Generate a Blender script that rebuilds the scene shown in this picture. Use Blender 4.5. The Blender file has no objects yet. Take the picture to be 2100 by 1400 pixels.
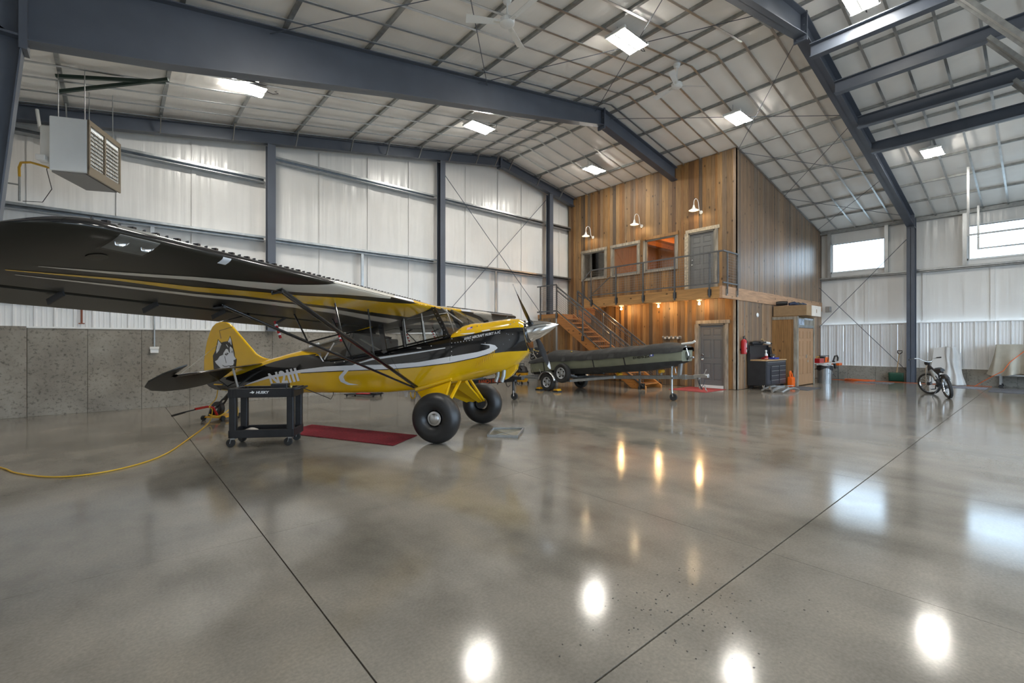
import bpy, bmesh, math, random
from mathutils import Vector, Matrix
random.seed(7)
C = bpy.context.scene.collection
SC = bpy.context.scene
PI = math.pi
# ------------------------------------------------------------ camera
ANG = math.radians(49.34)                      # heading of the view in plan; X = across the hall, Y = towards the gable
cam_d = bpy.data.cameras.new('camera'); cam = bpy.data.objects.new('camera', cam_d); C.objects.link(cam)
cam.location = (0, 0, 1.55); cam.rotation_euler = (PI/2, 0, ANG - PI/2)
cam_d.sensor_width = 36; cam_d.lens = 945/2100*36; cam_d.shift_y = 3/2100
cam_d.clip_start = .05; cam_d.clip_end = 300
SC.camera = cam
# ------------------------------------------------------------ world, exposure
w = bpy.data.worlds.new('overcast_sky'); SC.world = w; w.use_nodes = True
wn = w.node_tree.nodes['Background']; wn.inputs[0].default_value = (.62, .80, 1, 1); wn.inputs[1].default_value = 5.8
SC.view_settings.view_transform = 'Standard'; SC.view_settings.look = 'None'
SC.view_settings.gamma = 1; SC.view_settings.exposure = 0.27
SC.view_settings.use_curve_mapping = False
LAMP = 122.0          # strength of the high-bay lenses
BULB = 500.0          # strength of the warm bulbs
# ------------------------------------------------------------ materials
def mat(name, col, rough=.5, metal=0, var=0, vscale=3, stretch=(1,1,1), bump=0, bscale=20, bstretch=None,
        coat=0, spec=.5, emit=0, ecol=None, dark=None, sharp=False, rvar=0, col2=None):
    m = bpy.data.materials.new(name); m.use_nodes = True
    nt = m.node_tree; N = nt.nodes; L = nt.links; p = N['Principled BSDF']
    p.inputs['Base Color'].default_value = (*col, 1); p.inputs['Roughness'].default_value = rough
    p.inputs['Metallic'].default_value = metal; p.inputs['Specular IOR Level'].default_value = spec
    if coat: p.inputs['Coat Weight'].default_value = coat; p.inputs['Coat Roughness'].default_value = .06
    if emit:
        p.inputs['Emission Color'].default_value = (*(ecol or col), 1); p.inputs['Emission Strength'].default_value = emit
    def noise(scale, st, detail=5):
        tc = N.new('ShaderNodeTexCoord'); mp = N.new('ShaderNodeMapping'); nz = N.new('ShaderNodeTexNoise')
        mp.inputs['Scale'].default_value = st; nz.inputs['Scale'].default_value = scale; nz.inputs['Detail'].default_value = detail
        L.new(tc.outputs['Object'], mp.inputs['Vector']); L.new(mp.outputs['Vector'], nz.inputs['Vector']); return nz
    if var or dark or col2:
        nz = noise(vscale, stretch); rp = N.new('ShaderNodeValToRGB')
        a = col2 or dark or tuple(max(0, c*(1-var)) for c in col); b = col if (dark or col2) else tuple(min(1, c*(1+var)) for c in col)
        rp.color_ramp.elements[0].color = (*a, 1); rp.color_ramp.elements[1].color = (*b, 1)
        rp.color_ramp.elements[0].position = .32 if not sharp else .36; rp.color_ramp.elements[1].position = .68 if not sharp else .46
        L.new(nz.outputs['Fac'], rp.inputs['Fac']); L.new(rp.outputs['Color'], p.inputs['Base Color'])
        if rvar:
            mr = N.new('ShaderNodeMapRange'); mr.inputs['From Min'].default_value = .3; mr.inputs['From Max'].default_value = .7
            mr.inputs['To Min'].default_value = rough-rvar; mr.inputs['To Max'].default_value = rough+rvar
            L.new(nz.outputs['Fac'], mr.inputs['Value']); L.new(mr.outputs['Result'], p.inputs['Roughness'])
    if bump:
        nb = noise(bscale, bstretch or stretch, 3); bp = N.new('ShaderNodeBump'); bp.inputs['Strength'].default_value = bump
        bp.inputs['Distance'].default_value = .02
        L.new(nb.outputs['Fac'], bp.inputs['Height']); L.new(bp.outputs['Normal'], p.inputs['Normal'])
    return m

def wood(name, ramp, axis, rough=.6, knots=True, per_object=True, grain=.35):
    """boards: tone picked per object, grain stretched along `axis`, small dark knots"""
    m = bpy.data.materials.new(name); m.use_nodes = True
    nt = m.node_tree; N = nt.nodes; L = nt.links; p = N['Principled BSDF']; p.inputs['Roughness'].default_value = rough
    oi = N.new('ShaderNodeObjectInfo'); rp = N.new('ShaderNodeValToRGB'); e = rp.color_ramp.elements
    for i, (pos, c) in enumerate(ramp):
        el = e[i] if i < 2 else e.new(pos)
        el.position = pos; el.color = (*c, 1)
    rp.color_ramp.interpolation = 'LINEAR'
    if per_object: L.new(oi.outputs['Random'], rp.inputs['Fac'])
    else: rp.inputs['Fac'].default_value = .5
    tc = N.new('ShaderNodeTexCoord'); mp = N.new('ShaderNodeMapping'); nz = N.new('ShaderNodeTexNoise')
    s = [22, 22, 22]; s[axis] = 1.1; mp.inputs['Scale'].default_value = s
    nz.inputs['Scale'].default_value = 1.6; nz.inputs['Detail'].default_value = 7; nz.inputs['Roughness'].default_value = .65
    L.new(tc.outputs['Object'], mp.inputs['Vector']); L.new(mp.outputs['Vector'], nz.inputs['Vector'])
    mr = N.new('ShaderNodeMapRange'); mr.inputs['From Min'].default_value = .3; mr.inputs['From Max'].default_value = .7
    mr.inputs['To Min'].default_value = 1-grain; mr.inputs['To Max'].default_value = 1+grain
    L.new(nz.outputs['Fac'], mr.inputs['Value'])
    mx = N.new('ShaderNodeMix'); mx.data_type = 'RGBA'; mx.blend_type = 'MULTIPLY'; mx.inputs['Factor'].default_value = 1
    L.new(rp.outputs['Color'], mx.inputs['A']); L.new(mr.outputs['Result'], mx.inputs['B'])
    out = mx.outputs['Result']
    if knots:
        vo = N.new('ShaderNodeTexVoronoi'); m2 = N.new('ShaderNodeMapping'); s2 = [4.5, 4.5, 4.5]; s2[axis] = 2.6
        m2.inputs['Scale'].default_value = s2; vo.inputs['Scale'].default_value = 1.0
        L.new(tc.outputs['Object'], m2.inputs['Vector']); L.new(m2.outputs['Vector'], vo.inputs['Vector'])
        kr = N.new('ShaderNodeMapRange'); kr.inputs['From Min'].default_value = .07; kr.inputs['From Max'].default_value = .15
        kr.inputs['To Min'].default_value = .22; kr.inputs['To Max'].default_value = 1
        L.new(vo.outputs['Distance'], kr.inputs['Value'])
        m3 = N.new('ShaderNodeMix'); m3.data_type = 'RGBA'; m3.blend_type = 'MULTIPLY'; m3.inputs['Factor'].default_value = 1
        L.new(out, m3.inputs['A']); L.new(kr.outputs['Result'], m3.inputs['B']); out = m3.outputs['Result']
    L.new(out, p.inputs['Base Color'])
    bp = N.new('ShaderNodeBump'); bp.inputs['Strength'].default_value = .35; bp.inputs['Distance'].default_value = .004
    L.new(nz.outputs['Fac'], bp.inputs['Height']); L.new(bp.outputs['Normal'], p.inputs['Normal'])
    return m

def glass(name, tint=(1,1,1), refl=.1, rough=.02, fres=.5):
    m = bpy.data.materials.new(name); m.use_nodes = True; nt = m.node_tree; N = nt.nodes; L = nt.links
    N.remove(N['Principled BSDF']); o = N['Material Output']
    t = N.new('ShaderNodeBsdfTransparent'); t.inputs[0].default_value = (*tint, 1)
    g = N.new('ShaderNodeBsdfGlossy'); g.inputs['Roughness'].default_value = rough
    lw = N.new('ShaderNodeLayerWeight'); lw.inputs['Blend'].default_value = .35
    ma = N.new('ShaderNodeMath'); ma.operation = 'MULTIPLY_ADD'; ma.inputs[1].default_value = fres; ma.inputs[2].default_value = refl
    L.new(lw.outputs['Fresnel'], ma.inputs[0])
    mx = N.new('ShaderNodeMixShader'); L.new(ma.outputs[0], mx.inputs[0]); L.new(t.outputs[0], mx.inputs[1]); L.new(g.outputs[0], mx.inputs[2])
    L.new(mx.outputs[0], o.inputs['Surface']); return m

def floor_mat():
    m = bpy.data.materials.new('polished_concrete'); m.use_nodes = True; nt = m.node_tree; N = nt.nodes; L = nt.links
    p = N['Principled BSDF']; tc = N.new('ShaderNodeTexCoord')
    def nz(scale, det, st=(1,1,1), rough=.55):
        mp = N.new('ShaderNodeMapping'); mp.inputs['Scale'].default_value = st; n = N.new('ShaderNodeTexNoise')
        n.inputs['Scale'].default_value = scale; n.inputs['Detail'].default_value = det; n.inputs['Roughness'].default_value = rough
        L.new(tc.outputs['Object'], mp.inputs['Vector']); L.new(mp.outputs['Vector'], n.inputs['Vector']); return n
    big = nz(.42, 4, (1, 1.4, 1)); mid = nz(1.05, 6, (1.6, 1, 1)); fine = nz(55, 4); spk = nz(150, 2)
    r = N.new('ShaderNodeValToRGB'); e = r.color_ramp.elements
    e[0].position = .36; e[0].color = (.155, .143, .122, 1); e[1].position = .64; e[1].color = (.305, .275, .232, 1)
    x = e.new(.5); x.color = (.238, .219, .187, 1)
    ad = N.new('ShaderNodeMath'); ad.operation = 'MULTIPLY_ADD'; ad.inputs[1].default_value = .5
    hb = N.new('ShaderNodeMath'); hb.operation = 'MULTIPLY'; hb.inputs[1].default_value = .5
    L.new(big.outputs['Fac'], hb.inputs[0]); L.new(mid.outputs['Fac'], ad.inputs[0]); L.new(hb.outputs[0], ad.inputs[2])
    L.new(ad.outputs[0], r.inputs['Fac'])
    fr = N.new('ShaderNodeMapRange'); fr.inputs['From Min'].default_value = .3; fr.inputs['From Max'].default_value = .7
    fr.inputs['To Min'].default_value = .88; fr.inputs['To Max'].default_value = 1.12; L.new(fine.outputs['Fac'], fr.inputs['Value'])
    mx = N.new('ShaderNodeMix'); mx.data_type = 'RGBA'; mx.blend_type = 'MULTIPLY'; mx.inputs['Factor'].default_value = 1
    L.new(r.outputs['Color'], mx.inputs['A']); L.new(fr.outputs['Result'], mx.inputs['B'])
    L.new(mx.outputs['Result'], p.inputs['Base Color'])
    rr = N.new('ShaderNodeMapRange'); rr.inputs['From Min'].default_value = .3; rr.inputs['From Max'].default_value = .7
    rr.inputs['To Min'].default_value = .07; rr.inputs['To Max'].default_value = .15; L.new(mid.outputs['Fac'], rr.inputs['Value'])
    L.new(rr.outputs['Result'], p.inputs['Roughness']); p.inputs['IOR'].default_value = 1.5; p.inputs['Specular IOR Level'].default_value = .5
    bp = N.new('ShaderNodeBump'); bp.inputs['Strength'].default_value = .03; bp.inputs['Distance'].default_value = .004
    L.new(spk.outputs['Fac'], bp.inputs['Height']); L.new(bp.outputs['Normal'], p.inputs['Normal'])
    return m

def wall_conc():
    m = bpy.data.materials.new('board_marked_concrete'); m.use_nodes = True; nt = m.node_tree; N = nt.nodes; L = nt.links
    p = N['Principled BSDF']; p.inputs['Roughness'].default_value = .85; tc = N.new('ShaderNodeTexCoord')
    def nz(scale, det, rough=.6):
        n = N.new('ShaderNodeTexNoise'); n.inputs['Scale'].default_value = scale; n.inputs['Detail'].default_value = det; n.inputs['Roughness'].default_value = rough
        L.new(tc.outputs['Object'], n.inputs['Vector']); return n
    a = nz(1.3, 6); b = nz(16, 5, .7); r = N.new('ShaderNodeValToRGB'); e = r.color_ramp.elements
    e[0].position = .3; e[0].color = (.20,.18,.15,1); e[1].position = .7; e[1].color = (.335,.31,.265,1); L.new(a.outputs['Fac'], r.inputs['Fac'])
    k = N.new('ShaderNodeMapRange'); k.inputs['From Min'].default_value = .33; k.inputs['From Max'].default_value = .47; k.inputs['To Min'].default_value = .45; k.inputs['To Max'].default_value = 1
    L.new(b.outputs['Fac'], k.inputs['Value']); mx = N.new('ShaderNodeMix'); mx.data_type = 'RGBA'; mx.blend_type = 'MULTIPLY'; mx.inputs['Factor'].default_value = 1
    L.new(r.outputs['Color'], mx.inputs['A']); L.new(k.outputs['Result'], mx.inputs['B']); L.new(mx.outputs['Result'], p.inputs['Base Color'])
    bp = N.new('ShaderNodeBump'); bp.inputs['Strength'].default_value = .4; bp.inputs['Distance'].default_value = .01; L.new(b.outputs['Fac'], bp.inputs['Height']); L.new(bp.outputs['Normal'], p.inputs['Normal'])
    return m

MT = dict(
 floor=floor_mat(),
 steel=mat('grey_blue_painted_steel', (.080,.094,.122), .42, var=.08, vscale=2),
 galv=mat('galvanised_steel', (.42,.44,.45), .34, .85, var=.14, vscale=9, stretch=(1,1,.3)),
 galvd=mat('dull_galvanised_steel', (.33,.34,.335), .45, .6, var=.15, vscale=9),
 strap=mat('shiny_banding', (.50,.52,.53), .28, .9, var=.12, vscale=6),
 liner=mat('white_roof_liner', (.90,.88,.84), .33, bump=.35, bscale=1.6, bstretch=(3,.5,1), spec=.45, var=.03, vscale=1.5),
 wliner=mat('white_wall_liner', (.80,.79,.765), .24, bump=.7, bscale=2.2, bstretch=(3.2,3.2,.16), spec=.5, var=.03, vscale=1.2),
 ribbed=mat('white_ribbed_metal', (.78,.79,.79), .3, var=.02),
 conc=wall_conc(),
 railm=mat('dark_steel_railing', (.13,.135,.14), .42, .6, var=.15, vscale=7),
 concjoint=mat('concrete_joint', (.11,.10,.088), .9, var=.2),
 dgrey=mat('grey_painted_door', (.155,.16,.162), .4, var=.03),
 trimg=mat('weathered_grey_trim', (.30,.27,.22), .75, var=.35, vscale=14, stretch=(1,1,.2)),
 trimw=mat('pale_weathered_trim', (.46,.40,.30), .75, var=.3, vscale=14),
 fram=mat('grey_window_frame', (.20,.19,.165), .6, var=.12),
 white=mat('white_enamel', (.82,.83,.82), .35, var=.02),
 offw=mat('off_white_plastic', (.72,.72,.69), .4, var=.03),
 black=mat('black_plastic', (.016,.016,.018), .45, var=.2, vscale=8),
 satin=mat('satin_black_metal', (.022,.023,.026), .38, var=.15, vscale=5),
 rubber=mat('black_rubber', (.018,.018,.019), .42, var=.25, vscale=6),
 tread=mat('dull_rubber', (.022,.021,.02), .7, bump=.4, bscale=60),
 chrome=mat('polished_aluminium', (.80,.81,.82), .11, 1, var=.02),
 alu=mat('brushed_aluminium', (.60,.61,.62), .32, 1, var=.08, vscale=12),
 rim=mat('silver_wheel_paint', (.48,.49,.50), .35, .6, var=.05),
 pyel=mat('yellow_aircraft_paint', (.72,.43,.004), .16, coat=.6, var=.02),
 pblk=mat('black_aircraft_paint', (.011,.011,.012), .12, coat=.5, var=.1),
 pund=mat('dark_grey_wing_underside', (.018,.017,.013), .3, coat=.12, spec=.35, var=.1),
 pwht=mat('white_aircraft_paint', (.72,.74,.78), .18, coat=.5, var=.01),
 pcrm=mat('cream_aircraft_paint', (.62,.58,.50), .2, coat=.5, var=.02),
 red=mat('red_carpet_pile', (.25,.012,.024), .95, var=.3, vscale=40, bump=.6, bscale=220),
 redp=mat('red_paint', (.42,.016,.018), .3, var=.05),
 mred=mat('faded_red_door_mat', (.34,.05,.05), .95, var=.2, vscale=40, bump=.5, bscale=150),
 mgry=mat('grey_floor_mat', (.115,.118,.13), .9, var=.25, vscale=30, bump=.5, bscale=120),
 ycord=mat('yellow_cord_jacket', (.62,.36,.02), .5, var=.05),
 ocord=mat('orange_cord_jacket', (.70,.13,.02), .5, var=.05),
 orange=mat('bright_orange_plastic', (.85,.14,.008), .4, var=.04),
 yplast=mat('yellow_plastic', (.72,.36,.012), .4, var=.04),
 card=mat('brown_cardboard', (.33,.215,.115), .85, var=.08, vscale=8),
 cardw=mat('white_printed_cardboard', (.70,.64,.57), .7, var=.05, vscale=6),
 tarp=mat('beige_canvas', (.42,.39,.32), .85, var=.08, vscale=5, bump=.3, bscale=90),
 plast=mat('milky_plastic_sheet', (.66,.68,.69), .35, var=.05, vscale=4, bump=.5, bscale=9),
 cover=mat('black_boat_cover', (.026,.026,.025), .7, var=.25, vscale=6, bump=.6, bscale=7),
 olive=mat('olive_hull_paint', (.175,.18,.125), .5, var=.08, vscale=5),
 green=mat('dark_green_plastic', (.018,.075,.045), .45, var=.1),
 blue=mat('blue_plastic', (.03,.05,.32), .45, var=.1),
 tan=mat('pale_wood_handle', (.45,.30,.15), .55, var=.12, vscale=9),
 wtop=mat('varnished_bench_top', (.50,.32,.16), .4, var=.12, vscale=6, stretch=(1,8,1)),
 brass=mat('brass_fitting', (.50,.36,.10), .35, .9, var=.1),
 seat=mat('grey_seat_cloth', (.06,.06,.056), .85, var=.2, vscale=30),
 heat=mat('beige_grille_paint', (.17,.14,.10), .45, var=.04),
 darkin=mat('dark_interior', (.01,.009,.008), .9, var=.1),
 lens=mat('lit_lens', (1,1,1), .4, emit=LAMP, ecol=(1,.955,.87)),
 bulb=mat('lit_bulb', (1,.8,.5), .4, emit=BULB, ecol=(1,.62,.26)),
 gbulb=mat('lit_lamp_bulb', (1,.9,.7), .4, emit=120, ecol=(1,.74,.42)),
 gl=glass('clear_glass', (.96,.98,.98), .04), gli=glass('interior_window_glass', (.9,.87,.82), .03, .02, .2),
 gtint=glass('smoked_acrylic', (.30,.30,.29), .10, .05), gclear=glass('clear_acrylic', (.95,.955,.95), .04, .03),
 wirem=mat('wire_mesh_galv', (.22,.22,.21), .5, .6, var=.1),
 navg=mat('teal_lens', (.01,.09,.12), .1, coat=1),
)
RUST = [(0,(.245,.12,.038)), (.13,(.075,.040,.021)), (.25,(.33,.175,.056)), (.38,(.14,.098,.062)), (.5,(.265,.135,.042)),
        (.62,(.085,.062,.044)), (.74,(.36,.20,.07)), (.86,(.155,.112,.075)), (1,(.28,.15,.048))]
GREY = [(0,(.27,.155,.082)), (.15,(.15,.115,.088)), (.3,(.32,.20,.115)), (.45,(.18,.13,.095)), (.6,(.285,.17,.09)),
        (.75,(.205,.165,.13)), (.88,(.34,.22,.13)), (1,(.17,.13,.096))]
LUMB = [(0,(.40,.20,.065)), (.5,(.46,.245,.085)), (1,(.36,.175,.055))]
CEDR = [(0,(.27,.135,.045)), (.5,(.32,.17,.06)), (1,(.235,.115,.038))]
MT['plank'] = wood('reclaimed_barn_plank', RUST, 2); MT['plankg'] = wood('greyed_barn_plank', GREY, 2, .42)
MT['cedar'] = wood('knotty_cedar_plank', CEDR, 2); MT['lumy'] = wood('fir_beam', LUMB, 1); MT['lumx'] = wood('fir_beam_side', [(0,(.43,.25,.14)),(1,(.47,.28,.16)),(.5,(.45,.265,.15))], 0)
MT['stairw'] = wood('orange_stained_stringer', [(0,(.38,.145,.03)),(1,(.42,.165,.036)),(.5,(.40,.155,.032))], 1, .5, True)
MT['doorw'] = wood('varnished_wood_door', [(0,(.36,.20,.10)),(1,(.38,.21,.105)),(.5,(.37,.205,.10))], 2, .45, False, True, .14)
# ------------------------------------------------------------ mesh helpers
class M:
    def __init__(s): s.v=[]; s.f=[]; s.mi=[]; s.m=0
    def add(s, vs, fs):
        o=len(s.v); s.v += [tuple(v) for v in vs]; s.f += [tuple(i+o for i in f) for f in fs]; s.mi += [s.m]*len(fs); return s
    def box(s, c, d, rz=0, R=None):
        hx,hy,hz = d[0]/2,d[1]/2,d[2]/2; vs=[]
        Rm = R or (Matrix.Rotation(rz,3,'Z') if rz else None)
        for z in (-hz,hz):
            for x,y in ((-hx,-hy),(hx,-hy),(hx,hy),(-hx,hy)):
                p=Vector((x,y,z)); p = Rm@p if Rm else p; vs.append(p+Vector(c))
        return s.add(vs, [(3,2,1,0),(4,5,6,7),(0,1,5,4),(1,2,6,5),(2,3,7,6),(3,0,4,7)])
    def bx(s, x0,x1,y0,y1,z0,z1): return s.box(((x0+x1)/2,(y0+y1)/2,(z0+z1)/2),(abs(x1-x0),abs(y1-y0),abs(z1-z0)))
    def beam(s, p, q, w, h, up=(0,0,1)):
        p,q=Vector(p),Vector(q); d=(q-p); L=d.length
        if L < 1e-6: return s
        d.normalize(); u=Vector(up)
        if abs(d.dot(u))>.98: u=Vector((1,0,0)) if abs(d.x)<.9 else Vector((0,1,0))
        sx=d.cross(u).normalized(); sz=sx.cross(d)
        R=Matrix((sx,d,sz)).transposed(); return s.box((p+q)/2,(w,L,h),R=R)
    def hex8(s, vs): return s.add(vs, [(3,2,1,0),(4,5,6,7),(0,1,5,4),(1,2,6,5),(2,3,7,6),(3,0,4,7)])
    def cyl(s, p, q, r, n=12, r2=None, cap=True):
        p,q=Vector(p),Vector(q); d=(q-p).normalized(); r2=r if r2 is None else r2
        a=d.orthogonal().normalized(); b=d.cross(a); vs=[]
        for c,rr in ((p,r),(q,r2)):
            for i in range(n): t=2*PI*i/n; vs.append(c+a*math.cos(t)*rr+b*math.sin(t)*rr)
        fs=[(i,(i+1)%n,n+(i+1)%n,n+i) for i in range(n)]
        if cap: fs += [tuple(range(n-1,-1,-1)), tuple(range(n,2*n))]
        return s.add(vs,fs)
    def tube(s, pts, r, n=8, closed=False):
        P=[Vector(p) for p in pts]; k=len(P); vs=[]; prev=None
        for i in range(k):
            if closed: d=(P[(i+1)%k]-P[i-1])
            else: d=(P[min(i+1,k-1)]-P[max(i-1,0)])
            d.normalize()
            if prev is None: a=d.orthogonal().normalized()
            else:
                a=prev-d*prev.dot(d); a = a.normalized() if a.length>1e-6 else d.orthogonal().normalized()
            prev=a; b=d.cross(a); rr = r[i] if isinstance(r,(list,tuple)) else r
            for j in range(n): t=2*PI*j/n; vs.append(P[i]+a*math.cos(t)*rr+b*math.sin(t)*rr)
        fs=[]
        for i in range(k if closed else k-1):
            o=i*n; o2=((i+1)%k)*n
            fs += [(o+j,o+(j+1)%n,o2+(j+1)%n,o2+j) for j in range(n)]
        if not closed: fs += [tuple(range(n-1,-1,-1)), tuple(range((k-1)*n,k*n))]
        return s.add(vs,fs)
    def lathe(s, prof, o=(0,0,0), ax=(0,0,1), n=24, cap=True):
        o=Vector(o); ax=Vector(ax).normalized(); a=ax.orthogonal().normalized(); b=ax.cross(a); vs=[]; k=len(prof)
        for r,h in prof:
            for j in range(n): t=2*PI*j/n; vs.append(o+ax*h+a*math.cos(t)*r+b*math.sin(t)*r)
        fs=[(i*n+j,i*n+(j+1)%n,(i+1)*n+(j+1)%n,(i+1)*n+j) for i in range(k-1) for j in range(n)]
        if cap: fs += [tuple(range(n-1,-1,-1)), tuple(range((k-1)*n,k*n))]
        return s.add(vs,fs)
    def prism(s, poly, fn, t0, t1):
        """polygon (a,b) pushed from fn(a,b,t0) to fn(a,b,t1)"""
        n=len(poly); vs=[fn(a,b,t0) for a,b in poly]+[fn(a,b,t1) for a,b in poly]
        fs=[tuple(range(n-1,-1,-1)),tuple(range(n,2*n))]+[(i,(i+1)%n,n+(i+1)%n,n+i) for i in range(n)]
        return s.add(vs,fs)
    def grid(s, fn, nu, nv, closed_v=False):
        vs=[fn(i/nu, j/nv) for i in range(nu+1) for j in range(nv+(0 if closed_v else 1))]; w=nv+(0 if closed_v else 1)
        fs=[(i*w+j, i*w+(j+1)%w, (i+1)*w+(j+1)%w, (i+1)*w+j) for i in range(nu) for j in range(nv)]
        return s.add(vs,fs)
W = {}
def ob(name, m, mats, parent=None, smooth=None, bevel=0, local=False, label=None, kind=None, solid=0):
    me = bpy.data.meshes.new(name)
    vs = m.v
    if parent is not None and not local and parent.name in W:
        inv = W[parent.name].inverted(); vs = [inv@Vector(v) for v in vs]
    me.from_pydata([tuple(v) for v in vs], [], m.f)
    for x in (mats if isinstance(mats,(list,tuple)) else [mats]): me.materials.append(MT[x] if isinstance(x,str) else x)
    me.polygons.foreach_set('material_index', m.mi)
    bm = bmesh.new(); bm.from_mesh(me); bmesh.ops.recalc_face_normals(bm, faces=bm.faces); bm.to_mesh(me); bm.free()
    if smooth:
        me.polygons.foreach_set('use_smooth', [True]*len(me.polygons)); me.set_sharp_from_angle(angle=math.radians(smooth if smooth is not True else 40))
    o = bpy.data.objects.new(name, me); C.objects.link(o)
    if parent is not None:
        o.parent = parent; W[o.name] = W.get(parent.name, Matrix.Identity(4))
    else: W[o.name] = Matrix.Identity(4)
    if solid:
        b=o.modifiers.new('solid','SOLIDIFY'); b.thickness=solid; b.offset=0
    if bevel:
        b=o.modifiers.new('bevel','BEVEL'); b.width=bevel; b.segments=2; b.limit_method='ANGLE'; b.angle_limit=math.radians(50)
    if label: o['label']=label
    if kind: o['kind']=kind
    return o
def thing(name, label, cat, loc=(0,0,0), rz=0, group=None, kind=None):
    o = bpy.data.objects.new(name, None); C.objects.link(o); o.empty_display_size=.1
    o.location=loc; o.rotation_euler=(0,0,rz); W[o.name]=Matrix.Translation(loc)@Matrix.Rotation(rz,4,'Z')
    if kind: o['kind']=kind
    if label: o['label']=label
    if cat: o['category']=cat
    if group: o['group']=group
    return o
def tag(o, label, cat, group=None):
    o['label']=label; o['category']=cat
    if group: o['group']=group
    return o
def dup(root, loc, rz=None, label=None):
    r=root.copy(); C.objects.link(r); r.location=loc
    if rz is not None: r.rotation_euler=(0,0,rz)
    if label: r['label']=label
    def rec(src,dst):
        for ch in list(src.children):
            c=ch.copy(); C.objects.link(c); c.parent=dst; rec(ch,c)
    rec(root,r)
    return r
def text_mesh(s, size=1, bold=.0, shear=0, space=1):
    cu=bpy.data.curves.new('t','FONT'); cu.body=s; cu.size=size; cu.offset=bold; cu.shear=shear; cu.space_character=space; cu.resolution_u=3
    o=bpy.data.objects.new('t',cu); C.objects.link(o)
    me=bpy.data.meshes.new_from_object(o.evaluated_get(bpy.context.evaluated_depsgraph_get()))
    vs=[tuple(v.co) for v in me.vertices]; fs=[tuple(p.vertices) for p in me.polygons]
    bpy.data.objects.remove(o); bpy.data.meshes.remove(me); bpy.data.curves.remove(cu)
    return vs,fs
def lerp(a,b,t): return a+(b-a)*t
def interp(tab,x):
    if x<=tab[0][0]: return tab[0][1]
    for (x0,y0),(x1,y1) in zip(tab,tab[1:]):
        if x<=x1: return lerp(y0,y1,(x-x0)/(x1-x0))
    return tab[-1][1]
# ============================================================ SETTING
XL, XR, YF, YG = -2.2, 24.0, -7.5, 14.1
def zc(x): return 8.74-.1747*abs(x-11.25)
# ---- floor: sawn slabs over a dark joint bed
fl = ob('floor', M().bx(XL-.2,XR+.3,YF-.1,YG+.3,-.2,-.012), 'concjoint', kind='structure')
jx=[-2.3]+[.9+2.77*k for k in range(-1,9)]+[24.2]; jy=[-7.5]+[1.35+2.77*k for k in range(-3,5)]+[14.15]
for i in range(len(jx)-1):
    for j in range(len(jy)-1):
        gx=[.0045 if abs(jx[i+d]-.9)<.01 else .0018 for d in (0,1)]; gy=[.0055 if abs(jy[j+d]-1.35)<.01 else .0018 for d in (0,1)]
        ob('slab', M().bx(jx[i]+gx[0],jx[i+1]-gx[1],jy[j]+gy[0],jy[j+1]-gy[1],-.05,0), 'floor', fl)
ob('ground', M().bx(-90,120,-90,90,-.42,-.3), mat('gravel_yard',(.30,.29,.27),.9,var=.2,vscale=2), kind='structure')
# ---- ceiling: liner, purlins, banding
ce = thing('ceiling', None, None, kind='structure')
PUR=[-2.15,-.8,.79,2.28,3.8,5.35,6.5,7.65,8.84,10.0,10.9, 11.6,13.1,14.45,15.6,16.85,18.1,19.35,20.9,22.4,24.12]
STR=[8.53+.634*k for k in range(-25,9)]
ys=[YF]+[y for y in STR if YF<y<14.2]+[14.25]
for a,b in zip(PUR,PUR[1:]):
    m=M(); Y=[]
    for p,q in zip(ys,ys[1:]): Y += [lerp(p,q,t/4) for t in range(4)]
    Y.append(ys[-1]); n=len(Y)-1
    ph=random.random()*6
    def fn(u,v,a=a,b=b,Y=Y,n=n,ph=ph):
        x=lerp(a,b,u); i=round(v*n); y=Y[i]; k=i%4
        s=(1-(2*u-1)**2)*(0,.75,1,.75)[k]
        wr=.006*math.sin(y*5.3+ph)*math.sin(u*9+y)
        return (x,y,zc(x)+.012-.022*s*(.6+.5*math.sin(y*1.7+ph*2)**2)+wr)
    m.grid(fn,6,n); ob('liner_panel', m, 'liner', ce, smooth=60)
for x in PUR[1:-1]:
    ob('purlin', M().bx(x-.032,x+.032,YF,14.2,zc(x)-.055,zc(x)+.1), 'galvd', ce)
for y in STR:
    if not YF+.1<y<14.1: continue
    m=M()
    for x0,x1 in ((-2.15,11.25),(11.25,24.1)):
        m.hex8([(x0,y-.026,zc(x0)-.072),(x1,y-.026,zc(x1)-.072),(x1,y+.026,zc(x1)-.072),(x0,y+.026,zc(x0)-.072),
                (x0,y-.026,zc(x0)-.058),(x1,y-.026,zc(x1)-.058),(x1,y+.026,zc(x1)-.058),(x0,y+.026,zc(x0)-.058)])
    ob('band', m, 'strap', ce)
ob('roof_deck', M().add([(x,y,zc(x)+.3) for x in (-2.6,11.25,24.6) for y in (YF-.3,14.6)],[(0,2,3,1),(2,4,5,3)]), 'galvd', ce, solid=.05)
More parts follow.
